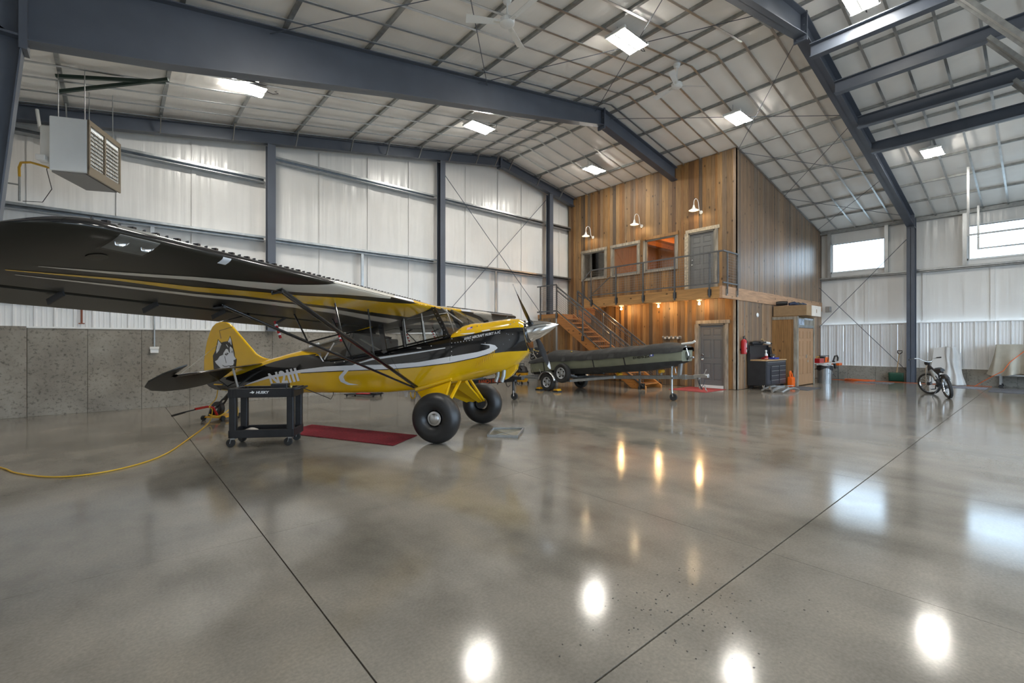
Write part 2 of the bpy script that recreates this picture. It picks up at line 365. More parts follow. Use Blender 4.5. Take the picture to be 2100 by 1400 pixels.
# ---- portal frames
def ibeam(m, top, bot, y, fw=.24, tf=.018, tw=.014):
    """plate girder in plane y: top/bottom are lists of (x,z)"""
    for (x0,a0),(x1,a1),(x2,b0),(x3,b1) in zip(top,top[1:],bot,bot[1:]):
        def pl(p,q,r,s_,w):
            m.hex8([(p[0],y-w,p[1]),(q[0],y-w,q[1]),(q[0],y+w,q[1]),(p[0],y+w,p[1]),
                    (r[0],y-w,r[1]),(s_[0],y-w,s_[1]),(s_[0],y+w,s_[1]),(r[0],y+w,r[1])])
        def off(p,q,t):
            d=Vector((q[0]-p[0],q[1]-p[1])).normalized(); n=Vector((-d.y,d.x))*t; return (p[0]+n.x,p[1]+n.y),(q[0]+n.x,q[1]+n.y)
        T0,T1=(x0,a0),(x1,a1); B0,B1=(x2,b0),(x3,b1)
        t0,t1=off(T0,T1,-tf); b0_,b1_=off(B0,B1,tf)
        pl(t0,t1,T0,T1,fw/2); pl(B0,B1,b0_,b1_,fw/2); pl(B0,B1,T0,T1,tw/2)
def frame(nm, y, left=True, right=True, label='', xr=24.0):
    t=thing(nm, label, 'steel frame', (11.25,y,0))
    tz=lambda x: zc(x)-.075
    if left:
        m=M(); xs=[-.93,.61,4.31,7.8,10.4,11.25]; d=[1.0,.98,.76,.66,.54,.49]
        ibeam(m,[(x,tz(x)) for x in xs],[(x,tz(x)-k) for x,k in zip(xs,d)],y); ob('rafter',m,'steel',t)
        m=M(); ibeam(m,[(-2.1,0),(-2.1,tz(-2.1))],[(-1.42,0),(-.93,tz(-.93)-1.0)],y)
        m.hex8([(-2.1,y-.12,5.57),(-.93,y-.12,5.57),(-.93,y+.12,5.57),(-2.1,y+.12,5.57),(-2.1,y-.12,5.6),(-.93,y-.12,5.6),(-.93,y+.12,5.6),(-2.1,y+.12,5.6)])
        m.hex8([(-2.1,y-.007,5.57),(-.93,y-.007,5.57),(-.93,y+.007,5.57),(-2.1,y+.007,5.57),(-2.1,y-.007,tz(-2.1)),(-.93,y-.007,tz(-.93)),(-.93,y+.007,tz(-.93)),(-2.1,y+.007,tz(-2.1))])
        ob('column',m,'steel',t)
        m=M(); m.bx(-.97,-.89,y-.13,y+.13,tz(-.93)-1.12,tz(-.93)); ob('knee_plate',m,'steel',t)
    m=M(); m.bx(11.225,11.275,y-.13,y+.13,tz(11.25)-.6,tz(11.25)+.02)
    for k in range(4):
        for sy in (-.07,.07): m.cyl((11.2,y+sy,8.12+.14*k),(11.3,y+sy,8.12+.14*k),.014,6)
    ob('ridge_splice_plate',m,'steel',t)
    if right:
        m=M(); xs=[11.25,15.6] if xr<20 else [11.25,17,23.45]
        d=[.49,.46] if xr<20 else [.49,.46,.46]
        ibeam(m,[(x,tz(x)) for x in xs],[(x,tz(x)-k) for x,k in zip(xs,d)],y); ob('rafter',m,'steel',t)
        if xr>20:
            m=M(); ibeam(m,[(23.45,0),(23.45,tz(23.45)-.46)],[(23.85,0),(23.85,tz(23.85))],y); ob('column',m,'steel',t)
            m=M(); m.bx(23.45,23.85,y-.12,y+.12,tz(23.45)-.50,tz(23.45)-.46); m.bx(23.43,23.47,y-.12,y+.12,tz(23.45)-.5,tz(23.45))
            for sx in (23.5,23.62):
                for sy in (-.08,.08): m.cyl((sx,y+sy,tz(23.45)-.53),(sx,y+sy,tz(23.45)-.44),.016,6)
            ob('knee_plate',m,'steel',t)
    return t
frame('portal_frame', 8.9, label='grey steel rafter and left column whose right half runs into the timber loft', xr=15.6)
frame('portal_frame', 3.5, label='grey steel rafter with the free-standing column at the right wall')
frame('portal_frame', -2.0, label='grey steel portal frame behind the viewer')
t=thing('gable_frame','shallow grey end rafter running up the white gable wall','steel frame',(11.25,13.8,0))
m=M(); xs=[-2.1,5,11.25]; ibeam(m,[(x,zc(x)-.06) for x in xs],[(x,zc(x)-.38) for x in xs],13.82,.2); ob('rafter',m,'steel',t)
m=M(); xs=[11.25,15.6]; ibeam(m,[(x,zc(x)-.06) for x in xs],[(x,zc(x)-.38) for x in xs],13.82,.2); ob('rafter',m,'steel',t)
m=M(); m.bx(11.2,11.3,13.7,13.94,zc(11.25)-.45,zc(11.25)-.05); ob('ridge_splice_plate',m,'steel',t)
for x in PUR[1:14]:
    ob('flange_brace', M().beam((x,13.42,zc(x)-.06),(x,13.69,zc(x)-.40),.06,.02,(1,0,0)), 'galv', t)
# longitudinal beams beyond the last frame
BM=[(11.5,7.75),(13.25,7.58),(15.3,7.38),(16.8,7.1)]; BLAB=['nearest the ridge','second down from the ridge','third down from the ridge','lowest of the four, above the lamp on the right']
for (x,z),lb in zip(BM,BLAB):
    m=M()
    for z0,z1,wd in ((0,.018,.17),(.28,.298,.17),(.018,.28,.012)): m.bx(x-wd/2,x+wd/2,-7.0,3.38,z+z0,z+z1)
    o=ob('header_beam', m, 'steel'); tag(o,'dark grey steel beam under the right roof slope, '+lb,'beam','steel beams between the last two frames')
for (x,y,z),dy,lb in zip(((11.5,1.06,7.78),(13.25,.77,7.6),(15.3,.49,7.4)),(1.2,1.2,1.2),('highest','middle','lowest')):
    o=ob('diagonal_brace', M().beam((x-.12,y,z),(x-.12,y-dy,z-1.8),.15,.07).beam((x-.03,y,z-.03),(x-.03,y-dy,z-1.83),.012,.13), 'galvd'); tag(o,lb+' of three pale galvanised braces at the upper right corner','brace','diagonal braces')
# roof cross bracing rods
for i,(p,q,lb) in enumerate([((6.5,9.0),(10.4,3.6),'long rod from the first rafter towards the ridge'),((2.0,8.95),(6.9,3.6),'rod nearest the left column'),((6.9,8.95),(2.0,3.6),'rod crossing the ceiling fan bay'),((11.0,8.95),(6.9,3.6),'rod meeting the ridge at the first frame'),
      ((11.6,8.95),(15.4,3.6),'rod from the ridge over the loft roof line'),((15.4,6.6),(11.6,3.6),'rod crossing below the second fan'),((15.6,6.6),(19.4,3.6),'rod beside the loft gable'),((19.4,6.6),(15.8,3.6),'rod near the knee of the loft roof'),((19.6,6.6),(23.3,3.6),'rod near the right eave'),((23.3,6.6),(19.6,3.6),'rod running to the right eave corner')]):
    ob('brace_rod', M().cyl((p[0],p[1],zc(p[0])-.16),(q[0],q[1],zc(q[0])-.16),.0085,6), 'steel', ce)
# ---- gable wall
wb=thing('wall_back',None,None,kind='structure')
m=M(); N_=340
rr=[random.uniform(-1,1) for _ in range(N_+2)]
for i in range(N_): rr[i]=.55*rr[i]+.45*rr[i-1] if i else rr[i]
def fn(u,v):
    x=lerp(-2.3,15.7,u); return (x,14.22+.016*rr[round(u*N_)]*(.25+.75*math.sin(v*PI)),lerp(1.8,zc(x)-.05,v))
m.grid(fn,N_,10); ob('insulation_liner',m,'wliner',wb,smooth=60)
for x in (-1.4,.05,1.5,4.65,6.15,7.6,9.95,11.5,12.75,15.0):
    ob('seam_tape', M().bx(x-.05,x+.05,14.19,14.2,2.36,zc(x)-.36), 'wliner', wb)
x=-2.3; k=0
edges=[-2.3]+[-1.42+.937*k for k in range(19)]
for a,b in zip(edges,edges[1:]):
    if b>15.9: break
    off=-.06 if a<-1.5 else 0
    ob('concrete_panel', M().bx(a+.003,b-.003,13.95+off+random.uniform(-.003,.003),14.35,0,1.87+(.03 if off else 0)), 'conc', wb, bevel=.004)
ob('joint_backing', M().bx(-2.3,15.7,14.0,14.3,0,1.86), 'concjoint', wb)
def ribbed(m, L, z0, z1, f, depth=.03, pitch=.305):
    prof=[]; x=0
    while x<L-1e-6:
        e=min(x+pitch,L)
        for dx,h in ((0,0),(.05,0),(.068,depth),(.098,depth),(.116,0),(.17,0),(.178,.007),(.2,.007),(.208,0),(.25,0),(.258,.007),(.28,.007),(.288,0)):
            if x+dx<=L: prof.append((x+dx,h))
        x=e
    prof.append((L,0)); n=len(prof)
    m.add([f(a,h,z) for z in (z0,z1) for a,h in prof],[(i,i+1,n+i+1,n+i) for i in range(n-1)])
for k in range(20):
    x0=-2.3+.915*k
    if x0>15: break
    m=M(); ribbed(m,.912,1.9,2.36,lambda a,h,z,x0=x0:(x0+a,14.0-h,z)); ob('metal_panel',m,'ribbed',wb,solid=.002)
ob('panel_cap_trim', M().bx(-2.3,15.6,13.94,14.05,2.36,2.40), 'white', wb); ob('panel_base_trim', M().bx(-2.3,15.6,13.93,14.02,1.865,1.9), 'white', wb)
def girt(x0,x1,zt,par):
    ob('girt', M().bx(x0,x1,13.96,14.19,zt-.012,zt).bx(x0,x1,14.175,14.19,zt-.13,zt).bx(x0,x1,13.955,13.962,zt-.055,zt).bx(x0,x1,13.96,14.0,zt-.13,zt-.118).bx(x0,x1,13.96,14.19,zt-.125,zt-.118), 'galv', par)
for x0,x1 in ((-2.1,3.1),(3.3,8.52),(8.72,13.9),(14.1,15.55)):
    girt(x0,x1,4.47,wb); girt(x0,x1,6.08 if x0<0 else 6.72,wb)
for x in (3.2,8.62,14.0):
    m=M(); zt=zc(x)-.4
    m.bx(x-.1,x+.1,13.72,13.732,1.87,zt).bx(x-.1,x+.1,13.94,13.952,1.87,zt).bx(x-.006,x+.006,13.73,13.94,1.87,zt).bx(x-.12,x+.12,13.7,13.96,1.87,1.89)
    ob('column',m,'steel',wb)
for x in (.66,5.85,11.2): ob('girt_strut', M().bx(x-.04,x+.04,13.99,14.04,2.4,4.35), 'galv', wb)
for p,q in (((8.74,7.55),(13.88,2.45)),((13.88,7.65),(8.74,2.45))):
    ob('wall_brace_rod', M().cyl((p[0],13.9,p[1]),(q[0],13.9,q[1]),.012,6), 'steel', wb)
# ---- right wall
wr=thing('wall_right',None,None,kind='structure')
HOL=[(4.36,6.30,4.62,5.95),(-1.45,1.99,4.62,5.95)]
def liner_bits(y0,y1,z0,z1,mt='wliner'):
    m=M(); n=max(2,int((y1-y0)/.05)); r=[random.uniform(-1,1) for _ in range(n+1)]
    for i in range(1,n+1): r[i]=.6*r[i]+.4*r[i-1]
    m.grid(lambda u,v:(24.16+.018*r[round(u*n)]*math.sin(v*PI),lerp(y0,y1,u),lerp(z0,z1,v)),n,6); ob('insulation_liner',m,mt,wr,smooth=60)
liner_bits(YF,6.8,2.3,4.45); liner_bits(1.99,4.36,4.4,6.5); liner_bits(YF,-1.45,4.4,6.5)
for y0,y1,_,_ in HOL:
    ob('header_panel', M().bx(24.1,24.13,y0,y1,5.95,6.45), 'dgrey' if False else 'wliner', wr); ob('sill_panel', M().bx(24.1,24.13,y0,y1,4.42,4.62), 'wliner', wr)
liner_bits(6.3,6.8,4.4,6.5)
ob('girt', M().bx(23.95,24.16,YF,6.72,4.43,4.442).bx(23.945,23.953,YF,6.72,4.375,4.442).bx(23.96,24.16,YF,6.72,4.315,4.325).bx(23.96,24.0,YF,6.72,4.315,4.35).bx(24.14,24.16,YF,6.72,4.32,4.44), 'galv', wr)
ob('eave_strut', M().bx(23.95,24.2,YF,6.72,6.36,6.5), 'galvd', wr)
for y in (6.33,4.33,2.03,-1.49):
    ob('window_jamb', M().bx(23.93,24.15,y-.04,y+.04,4.44,6.37).bx(23.925,23.935,y-.06,y+.06,4.44,6.37), 'galv', wr)
for y in (5.03,3.18,1.32,-.5,-2.3): ob('seam_tape', M().bx(24.125,24.14,y-.06,y+.06,2.33,4.32), 'wliner', wr)
ed=[6.72,5.62,4.67,3.3,1.985,.7,-.6,-1.9,-3.2,-4.5,-5.8,-7.5]
for a,b in zip(ed,ed[1:]): ob('concrete_panel', M().bx(23.85+random.uniform(-.003,.003),24.3,b+.003,a-.003,0,.58), 'conc', wr, bevel=.004)
ob('joint_backing', M().bx(23.9,24.25,YF,6.7,0,.57), 'concjoint', wr)
y=6.72
while y>YF+.1:
    L_=min(.912,y-YF); m=M(); ribbed(m,L_,.60,2.33,lambda a,h,z,y=y:(23.98-h,y-a,z)); ob('metal_panel',m,'ribbed',wr,solid=.002); y-=.915
ob('panel_cap_trim', M().bx(23.93,24.02,YF,6.7,2.33,2.36), 'white', wr); ob('panel_base_trim', M().bx(23.93,24.0,YF,6.7,.575,.60), 'white', wr)
for p,q in (((3.62,5.70),(6.65,2.25)),((6.65,4.0),(3.62,.40))):
    ob('wall_brace_rod', M().cyl((23.75,p[0],p[1]),(23.75,q[0],q[1]),.012,6), 'steel', wr)
for i,(y0,y1,z0,z1) in enumerate(HOL):
    wn_=thing('window_%d'%(i+1),None,None,kind='structure')
    ob('window_frame', M().bx(24.05,24.2,y0,y1,z1-.05,z1).bx(24.05,24.2,y0,y1,z0,z0+.06).bx(24.05,24.2,y0,y0+.05,z0,z1).bx(24.05,24.2,y1-.05,y1,z0,z1), 'white', wn_)
    m=M(); m.bx(24.10,24.13,y0+.05,y1-.05,z1-.075,z1-.05).bx(24.10,24.13,y0+.05,y0+.075,z0+.06,z1-.05).bx(24.10,24.13,y1-.075,y1-.05,z0+.06,z1-.05)
    ob('glazing_bead', m, 'fram', wn_); ob('pane', M().bx(24.14,24.146,y0+.05,y1-.05,z0+.05,z1-.05), 'gl', wn_)
# ---- left wall, door wall
wl=ob('wall_left', M().bx(-2.45,-2.3,YF,14.3,0,6.6), 'wliner', kind='structure')
for k in range(17):
    m=M(); ribbed(m,.912,1.9,2.36,lambda a,h,z,y0=14.0-.915*k:(-2.2+h,y0-a,z))
wf=thing('wall_front',None,None,kind='structure')
ob('liner_sheet', M().bx(-2.3,0,YF-.15,YF,0,9), 'wliner', wf); ob('liner_sheet', M().bx(23,24.2,YF-.15,YF,0,9), 'wliner', wf); ob('door_header', M().bx(0,23,YF-.15,YF,4.6,9), 'wliner', wf)
ob('cladding', M().bx(-2.4,24.3,14.36,14.42,0,9), 'galvd', wb); ob('cladding', M().bx(24.2,24.26,6.8,14.4,0,6.6), 'galvd', wr)
# ============================================================ TIMBER LOFT
XH, YS, DZ = 15.5, 6.7, 3.33          # front face, side face, deck level
lf=thing('loft_wall_front',None,None,kind='structure'); lf.name='wall_loft_front'; W['wall_loft_front']=Matrix.Identity(4)
ls=thing('wall_loft_side',None,None,kind='structure')
OPF=[(7.40,8.36,DZ,5.44),(8.85,10.12,4.30,5.49),(10.46,11.66,4.30,5.44),(12.06,13.24,4.30,5.44)]   # upper floor openings (y0,y1,z0,z1)
OPL=[(7.06,7.98,0.0,2.21)]
def planks(par, a0, a1, z0, ztop, ops, place, matn, wmin=.10, wmax=.19):
    ed=[a0]; fixed=sorted([o[0] for o in ops]+[o[1] for o in ops]+[a1])
    for f in fixed:
        if not a0<f<=a1+1e-6: continue
        while f-ed[-1]>wmax*1.25: ed.append(min(ed[-1]+random.uniform(wmin,wmax), f-wmin*.8))
        if f-ed[-1]>.01: ed.append(f)
    for a,b in zip(ed,ed[1:]):
        m=M(); c=(a+b)/2; pr=random.uniform(0,.007); segs=[(z0,None)]
        cuts=sorted([(o[2],o[3]) for o in ops if o[0]-.001<c<o[1]+.001])
        zs=z0; parts=[]
        for q0,q1 in cuts:
            if q0-zs>.02: parts.append((zs,q0,q0))
            zs=q1
        parts.append((zs,ztop(a),ztop(b)))
        for s0,e0,e1 in parts: place(m,a+.0018,b-.0018,s0,e0,e1,.022+pr)
        ob('plank',m,matn,par)
def pf(m,a,b,s0,e0,e1,t): m.hex8([(XH-t,a,s0),(XH,a,s0),(XH,b,s0),(XH-t,b,s0),(XH-t,a,e0),(XH,a,e0),(XH,b,e1),(XH-t,b,e1)])
def ps(m,a,b,s0,e0,e1,t): m.hex8([(a,YS-t,s0),(b,YS-t,s0),(b,YS,s0),(a,YS,s0),(a,YS-t,e0),(b,YS-t,e1),(b,YS,e1),(a,YS,e0)])
planks(lf,YS,14.1,DZ-.02,lambda y:zc(XH)-.01,OPF,pf,'plank'); planks(lf,YS,14.1,0.01,lambda y:3.28,OPL,pf,'plank')
planks(ls,XH,24.15,DZ+.01,lambda x:zc(x)-.01,[],ps,'plankg'); planks(ls,XH,24.15,.01,lambda x:2.97,[],ps,'plankg')
ob('corner_board', M().bx(XH-.035,XH+.09,YS-.035,YS-.0,.01,2.97).bx(XH-.035,XH,YS-.035,YS+.09,.01,2.97), 'trimg', ls)
ob('corner_board', M().bx(XH-.035,XH+.09,YS-.035,YS-.0,DZ,zc(XH)-.03).bx(XH-.035,XH,YS-.035,YS+.09,DZ,zc(XH)-.03), 'plankg', ls)
ob('rim_beam', M().bx(14.37,24.1,YS-.06,YS+.03,2.965,DZ+.02), 'lumx', ls)
ob('loft_floor', M().bx(XH+.02,24,YS+.02,14.1,DZ-.2,DZ), 'cedar', lf); ob('partition', M().bx(19.2,19.25,YS+.02,14.1,DZ,zc(19.2)-.05), 'plank', lf)
ob('partition', M().bx(XH+.05,19.2,11.9,11.94,DZ,zc(19.2)-.05), 'plank', lf)
for k in range(9): ob('ceiling_joist', M().bx(XH+.05,19.2,7.1+.8*k,7.16+.8*k,5.75,5.95), 'stairw', lf)
ob('loft_ceiling', M().bx(XH+.05,19.2,YS+.02,14.1,5.95,5.99), 'cedar', lf)
il=thing('pendant_lamp','warm lamp hanging inside the loft room behind the upper windows','lamp',(17.4,9.5,5.2))
ob('shade',M().lathe([(.02,.16),(.04,.12),(.045,.08)],(17.4,9.5,5.2)),'white',il,smooth=True); ob('bulb',M().lathe([(.0,-.02),(.05,.02),(.05,.07),(.02,.12)],(17.4,9.5,5.2)),mat('loft_bulb',(1,.8,.5),emit=1200,ecol=(1,.6,.3)),il,smooth=True); ob('cord',M().cyl((17.4,9.5,5.4),(17.4,9.5,5.95),.008,6),'black',il)
# ---- windows of the loft
for i,(y0,y1,z0,z1) in enumerate(OPF[1:]):
    wn_=thing('window_%d'%(i+3),None,None,kind='structure')
    ob('window_frame', M().bx(XH-.035,XH+.06,y0,y1,z1-.05,z1).bx(XH-.035,XH+.06,y0,y1,z0,z0+.06).bx(XH-.035,XH+.06,y0,y0+.05,z0,z1).bx(XH-.035,XH+.06,y1-.05,y1,z0,z1), 'fram', wn_)
    ob('pane', M().bx(XH+.01,XH+.016,y0+.04,y1-.04,z0+.05,z1-.04), 'gli', wn_)
    ob('head_board', M().bx(XH-.06,XH-.02,y0-.11,y1+.11,z1,z1+.11), ['cedar','trimg','trimg'][i], wn_)
    ob('jamb_board', M().bx(XH-.05,XH-.02,y0-.09,y0,z0,z1), 'trimg', wn_); ob('jamb_board', M().bx(XH-.05,XH-.02,y1,y1+.09,z0,z1), 'trimg', wn_); ob('sill_board', M().bx(XH-.06,XH-.02,y0-.09,y1+.09,z0-.06,z0), 'trimg', wn_)
# ---- six-panel doors
def door(nm, y0,y1,z0,z1, headm, sidem):
    d=thing(nm,None,None,kind='structure'); fy=.05
    ob('door_frame', M().bx(XH-.04,XH+.08,y0,y0+fy,z0,z1).bx(XH-.04,XH+.08,y1-fy,y1,z0,z1).bx(XH-.04,XH+.08,y0,y1,z1-fy,z1), 'fram', d)
    a,b=y0+fy,y1-fy; zb=z0+.1; w_=b-a; hh=z1-fy-zb
    m=M().bx(XH+.025,XH+.06,a,b,zb,z1-fy)
    st=.10*w_*1.1; pw=(w_-3*st)/2; rows=[(.05,.26),(.32,.60),(.67,.93)] if False else [(.08,.36),(.44,.76),(.82,.94)]
    rail=[0]+[v for r in rows for v in r]+[1]
    for k in range(0,len(rail),2): m.bx(XH+.012,XH+.03,a,b,zb+hh*rail[k],zb+hh*rail[k+1])
    for c in (a,a+st+pw,b-st): m.bx(XH+.0121,XH+.03,c,c+st,zb,zb+hh)
    leaf=ob('leaf', m, 'dgrey', d, bevel=.004)
    for r0,r1 in rows:
        for c in (a+st,a+2*st+pw): ob('raised_panel', M().bx(XH+.014,XH+.03,c+.03,c+pw-.03,zb+hh*r0+.03,zb+hh*r1-.03), 'dgrey', leaf, bevel=.008)
    ob('door_knob', M().lathe([(.028,0),(.03,.01),(.012,.015),(.012,.035),(.026,.045),(.028,.062),(.015,.07)],(XH+.012,b-.08,zb+.87),(-1,0,0),14), 'chrome', leaf, smooth=True)
    ob('deadbolt', M().lathe([(.034,0),(.034,.02),(.014,.03),(.014,.032)],(XH+.012,b-.08,zb+1.04),(-1,0,0),14).bx(XH-.03,XH-.018,b-.105,b-.055,zb+1.02,zb+1.06), 'chrome', leaf, smooth=True)
    ob('threshold', M().bx(XH-.06,XH+.08,a,b,z0+.01,z0+.1), 'white', d)
    ob('head_casing', M().bx(XH-.06,XH-.02,y0-.16,y1+.1,z1,z1+.12), headm, d, bevel=.003)
    ob('jamb_casing', M().bx(XH-.055,XH-.02,y0-.11,y0,z0,z1), 'trimg', d, bevel=.003); ob('jamb_casing', M().bx(XH-.055,XH-.02,y1,y1+.14,z0,z1), sidem, d, bevel=.003)
door('door_1',7.40,8.36,DZ,5.44,'trimw','trimw'); door('door_2',7.06,7.98,0,2.21,'trimg','trimg')
# ---- balcony
bal=thing('balcony','timber balcony with steel mesh railing below the gooseneck lamps','balcony',(14.9,9.5,DZ))
XD=14.37; YE=12.25
ob('fascia_beam', M().bx(XD,XD+.09,YS+.032,YE,2.965,DZ), 'lumy', bal, bevel=.005); ob('fascia_beam', M().bx(XD,XH-.03,YE,YE+.08,2.965,DZ), 'lumx', bal)
y=YS+.45
while y<YE: ob('joist', M().bx(XD+.09,XH-.04,y-.02,y+.02,3.03,3.28), 'lumx', bal); y+=.61
for k in range(8): ob('deck_board', M().bx(XD+.09+.128*k+.002,XD+.09+.128*(k+1)-.002,YS+.04,YE,3.285,DZ), 'lumy', bal)
def post(m,x,y,z0,z1,w=.045): m.bx(x-w/2,x+w/2,y-w/2,y+w/2,z0,z1)
PY=[6.76,7.04,8.25,9.48,10.66,11.86]
for y in PY[1:]:
    p=ob('railing_post', (lambda m:(post(m,XD-.03,y,3.0,4.41),m)[1])(M()), 'railm', bal)
    m=M().bx(XD-.035,XD-.002,y-.055,y+.055,3.06,3.26)
    for sy in (-.035,.035):
        for sz in (3.1,3.22): m.cyl((XD-.05,y+sy,sz),(XD-.03,y+sy,sz),.012,6)
    ob('post_bracket', m, 'satin', p)
ob('railing_post', (lambda m:(post(m,XD-.03,PY[0],3.42,4.41),m)[1])(M()), 'railm', bal)
for x in (14.62,15.36):
    p=ob('railing_post', (lambda m:(post(m,x,YS-.1,3.1,4.41,.04),m)[1])(M()), 'railm', bal)
    ob('post_bracket', M().bx(x-.03,x+.03,YS-.1,YS-.06,3.05,3.25), 'galvd', p)
ob('handrail', M().beam((XD-.03,PY[0],4.43),(XD-.03,11.86,4.43),.05,.045).beam((XD-.03,11.86,4.43),(XD-.03,12.28,4.07),.05,.045), 'railm', bal)
ob('handrail', M().beam((XD-.05,YS-.1,4.43),(15.4,YS-.1,4.43),.05,.045).beam((XD-.03,YS-.1,4.43),(XD-.03,PY[0],4.43),.05,.045), 'railm', bal)
ob('mesh_rail', M().beam((XD-.03,PY[0],3.44),(XD-.03,11.86,3.44),.04,.04), 'railm', bal); ob('mesh_rail', M().beam((XD-.05,YS-.1,3.44),(15.4,YS-.1,3.44),.04,.04), 'railm', bal)
def mesh_panel(m,f,u0,u1,v0,v1,s=.085,r=.0042):
    n=max(1,round((u1-u0)/s)); k=max(1,round((v1-v0)/s))
    for i in range(n+1): m.cyl(f(lerp(u0,u1,i/n),v0),f(lerp(u0,u1,i/n),v1),r,4,cap=False)
    for j in range(k+1): m.cyl(f(u0,lerp(v0,v1,j/k)),f(u1,lerp(v0,v1,j/k)),r,4,cap=False)
for a,b in zip(PY,PY[1:]):
    m=M(); mesh_panel(m,lambda u,v:(XD-.03,u,v),a+.02,b-.02,3.45,4.41); ob('wire_mesh_panel', m, 'wirem', bal)
m=M(); mesh_panel(m,lambda u,v:(u,YS-.1,v),14.64,15.34,3.45,4.41); ob('wire_mesh_panel', m, 'wirem', bal)
ob('railing_post', (lambda m:(post(m,XD-.03,12.28,2.75,4.07),m)[1])(M()), 'railm', bal)
ob('knee_rail', M().beam((XD-.03,11.84,3.45),(XD+.6,12.9,2.95),.03,.03).beam((XD+.02,10.95,4.1),(XD+.02,11.84,3.5),.03,.03), 'railm', bal)
# ---- bare bulbs under the balcony
for y,lb in zip((7.72,9.27,10.9),('nearest the grey lower door','middle','nearest the stairs')):
    t=thing('bulb_lamp','bare warm bulb under the balcony, '+lb,'lamp',(15.0,y,2.95),0,'bulbs under the balcony')
    ob('socket', M().lathe([(.06,.0),(.06,.02),(.03,.03),(.028,.07)],(15.0,y,3.0),(0,0,-1),12).bx(14.9,15.1,y-.05,y+.05,2.99,3.03), 'offw', t, smooth=True)
    ob('bulb', M().lathe([(.013,0),(.02,.02),(.032,.055),(.026,.085),(0.002,.097)],(15.0,y,2.935),(0,0,-1),14), 'bulb', t, smooth=True)
# ---- gooseneck lamps
for y,z,lb in ((7.89,6.1,'above the grey upper door'),(10.28,6.08,'between the two right windows'),(12.69,6.06,'above the left window')):
    t=thing('gooseneck_lamp','white enamel gooseneck wall lamp '+lb,'lamp',(XH-.03,y,z),0,'gooseneck lamps on the loft wall')
    ob('wall_plate', M().lathe([(.06,0),(.062,.012),(.03,.03),(.02,.035)],(XH-.03,y,z),(-1,0,0),16), 'white', t, smooth=True)
    yy=y+.06
    pts=[(XH-.05,y,z),(XH-.13,y+.005,z+.02),(XH-.19,y+.01,z+.10)]+[(XH-.315-.125*math.cos(a),y+.02,z+.28+.17*math.sin(a)) for a in [i*PI/9+0 for i in range(9,-1,-1)]][::-1] if False else \
        [(XH-.05,y,z),(XH-.12,y,z+.015),(XH-.165,y+.01,z+.09),(XH-.18,y+.015,z+.22)]+[(XH-.305+.125*math.cos(a),y+.02+.004*i,z+.28+.15*math.sin(a)) for i,a in enumerate([k*PI/9 for k in range(10)])]+[(XH-.43,y+.06,z+.16)]
    ob('arm', M().tube(pts,.011,8), 'white', t, smooth=True)
    sx,sy,sz=XH-.43,y+.06,z+.16
    ob('shade', M().lathe([(.018,.03),(.03,.02),(.034,-.03),(.05,-.045),(.052,-.075),(.06,-.09),(.13,-.13),(.165,-.15),(.168,-.155),(.128,-.135),(.055,-.1)],(sx,sy,sz),(0,0,1),24,cap=False), 'white', t, smooth=True)
    ob('bulb', M().lathe([(.004,-.16),(.035,-.145),(.042,-.115),(.02,-.08)],(sx,sy,sz),(0,0,1),14), 'gbulb', t, smooth=True)
# ============================================================ STAIRS
st=thing('staircase','orange timber staircase with steel mesh handrails in front of the loft','stairs',(13.9,9,0))
LZ=2.72; YT=12.8; YB=8.86; SX0,SX1=13.4,14.33
def stringer(x):
    dy,dz=YB-YT,-LZ; Ld=math.hypot(dy,dz); ny,nz=-dz/Ld*-1,dy/Ld*-1
    poly=[(YT,LZ+.02),(YB-.12,.10),(YB-.12,0),(YB+.42,0),(YT,LZ-.34)]
    return M().prism(poly,lambda a,b,t:(x+t,a,b),-.04,.04)
for x in (SX0,SX1): ob('stringer', stringer(x), 'stairw', st, bevel=.005)
nst=14
for k in range(nst):
    z=LZ*(k+1)/(nst+1); y=YB+(YT-YB)*(k+.5)/(nst+.0)
    tr=ob('tread', M().bx(SX0+.04,SX1-.04,y-.14,y+.14,z-.04,z), 'stairw', st, bevel=.004)
    ob('tread_grip', M().bx(SX0+.2,SX1-.2,y-.13,y-.05,z,z+.004), 'black', tr)
for x in (SX0-.045,SX1+.045): ob('foot_bracket', M().bx(x-.006,x+.006,YB-.1,YB+.06,.02,.2), 'satin', st)
rl=lambda y:LZ+(y-YT)*LZ/(YT-YB)          # nosing line
for x,ys_ in ((SX0-.06,(12.8,11.44,10.15,8.95)),(SX1+.06,(12.62,11.3,10.0,8.95))):
    for y in ys_:
        p=ob('railing_post', (lambda m:(post(m,x,y,rl(y)-.12,rl(y)+1.08),m)[1])(M()), 'railm', st)
        ob('post_bracket', M().bx(x-.02,x+.04,y-.05,y+.05,rl(y)-.16,rl(y)+.02), 'satin', p)
    a,b=ys_[0],ys_[-1]-.15
    ob('handrail', M().beam((x,a,rl(a)+1.09),(x,b,rl(b)+1.09),.045,.05), 'railm', st)
    ob('handrail_bar', M().beam((x+.04,a,rl(a)+.92),(x+.04,b,rl(b)+.92),.03,.03), 'railm', st)
    ob('mesh_rail', M().beam((x,a,rl(a)+.13),(x,b,rl(b)+.13),.035,.035), 'railm', st)
    m=M(); n=int((a-b)/.095)
    for i in range(n+1):
        y=lerp(a,b,i/n); m.cyl((x,y,rl(y)+.14),(x,y,rl(y)+1.07),.0042,4,cap=False)
    for j in range(12): o_=.14+.93*j/11; m.cyl((x,a,rl(a)+o_),(x,b,rl(b)+o_),.0042,4,cap=False)
    ob('wire_mesh_panel', m, 'wirem', st)
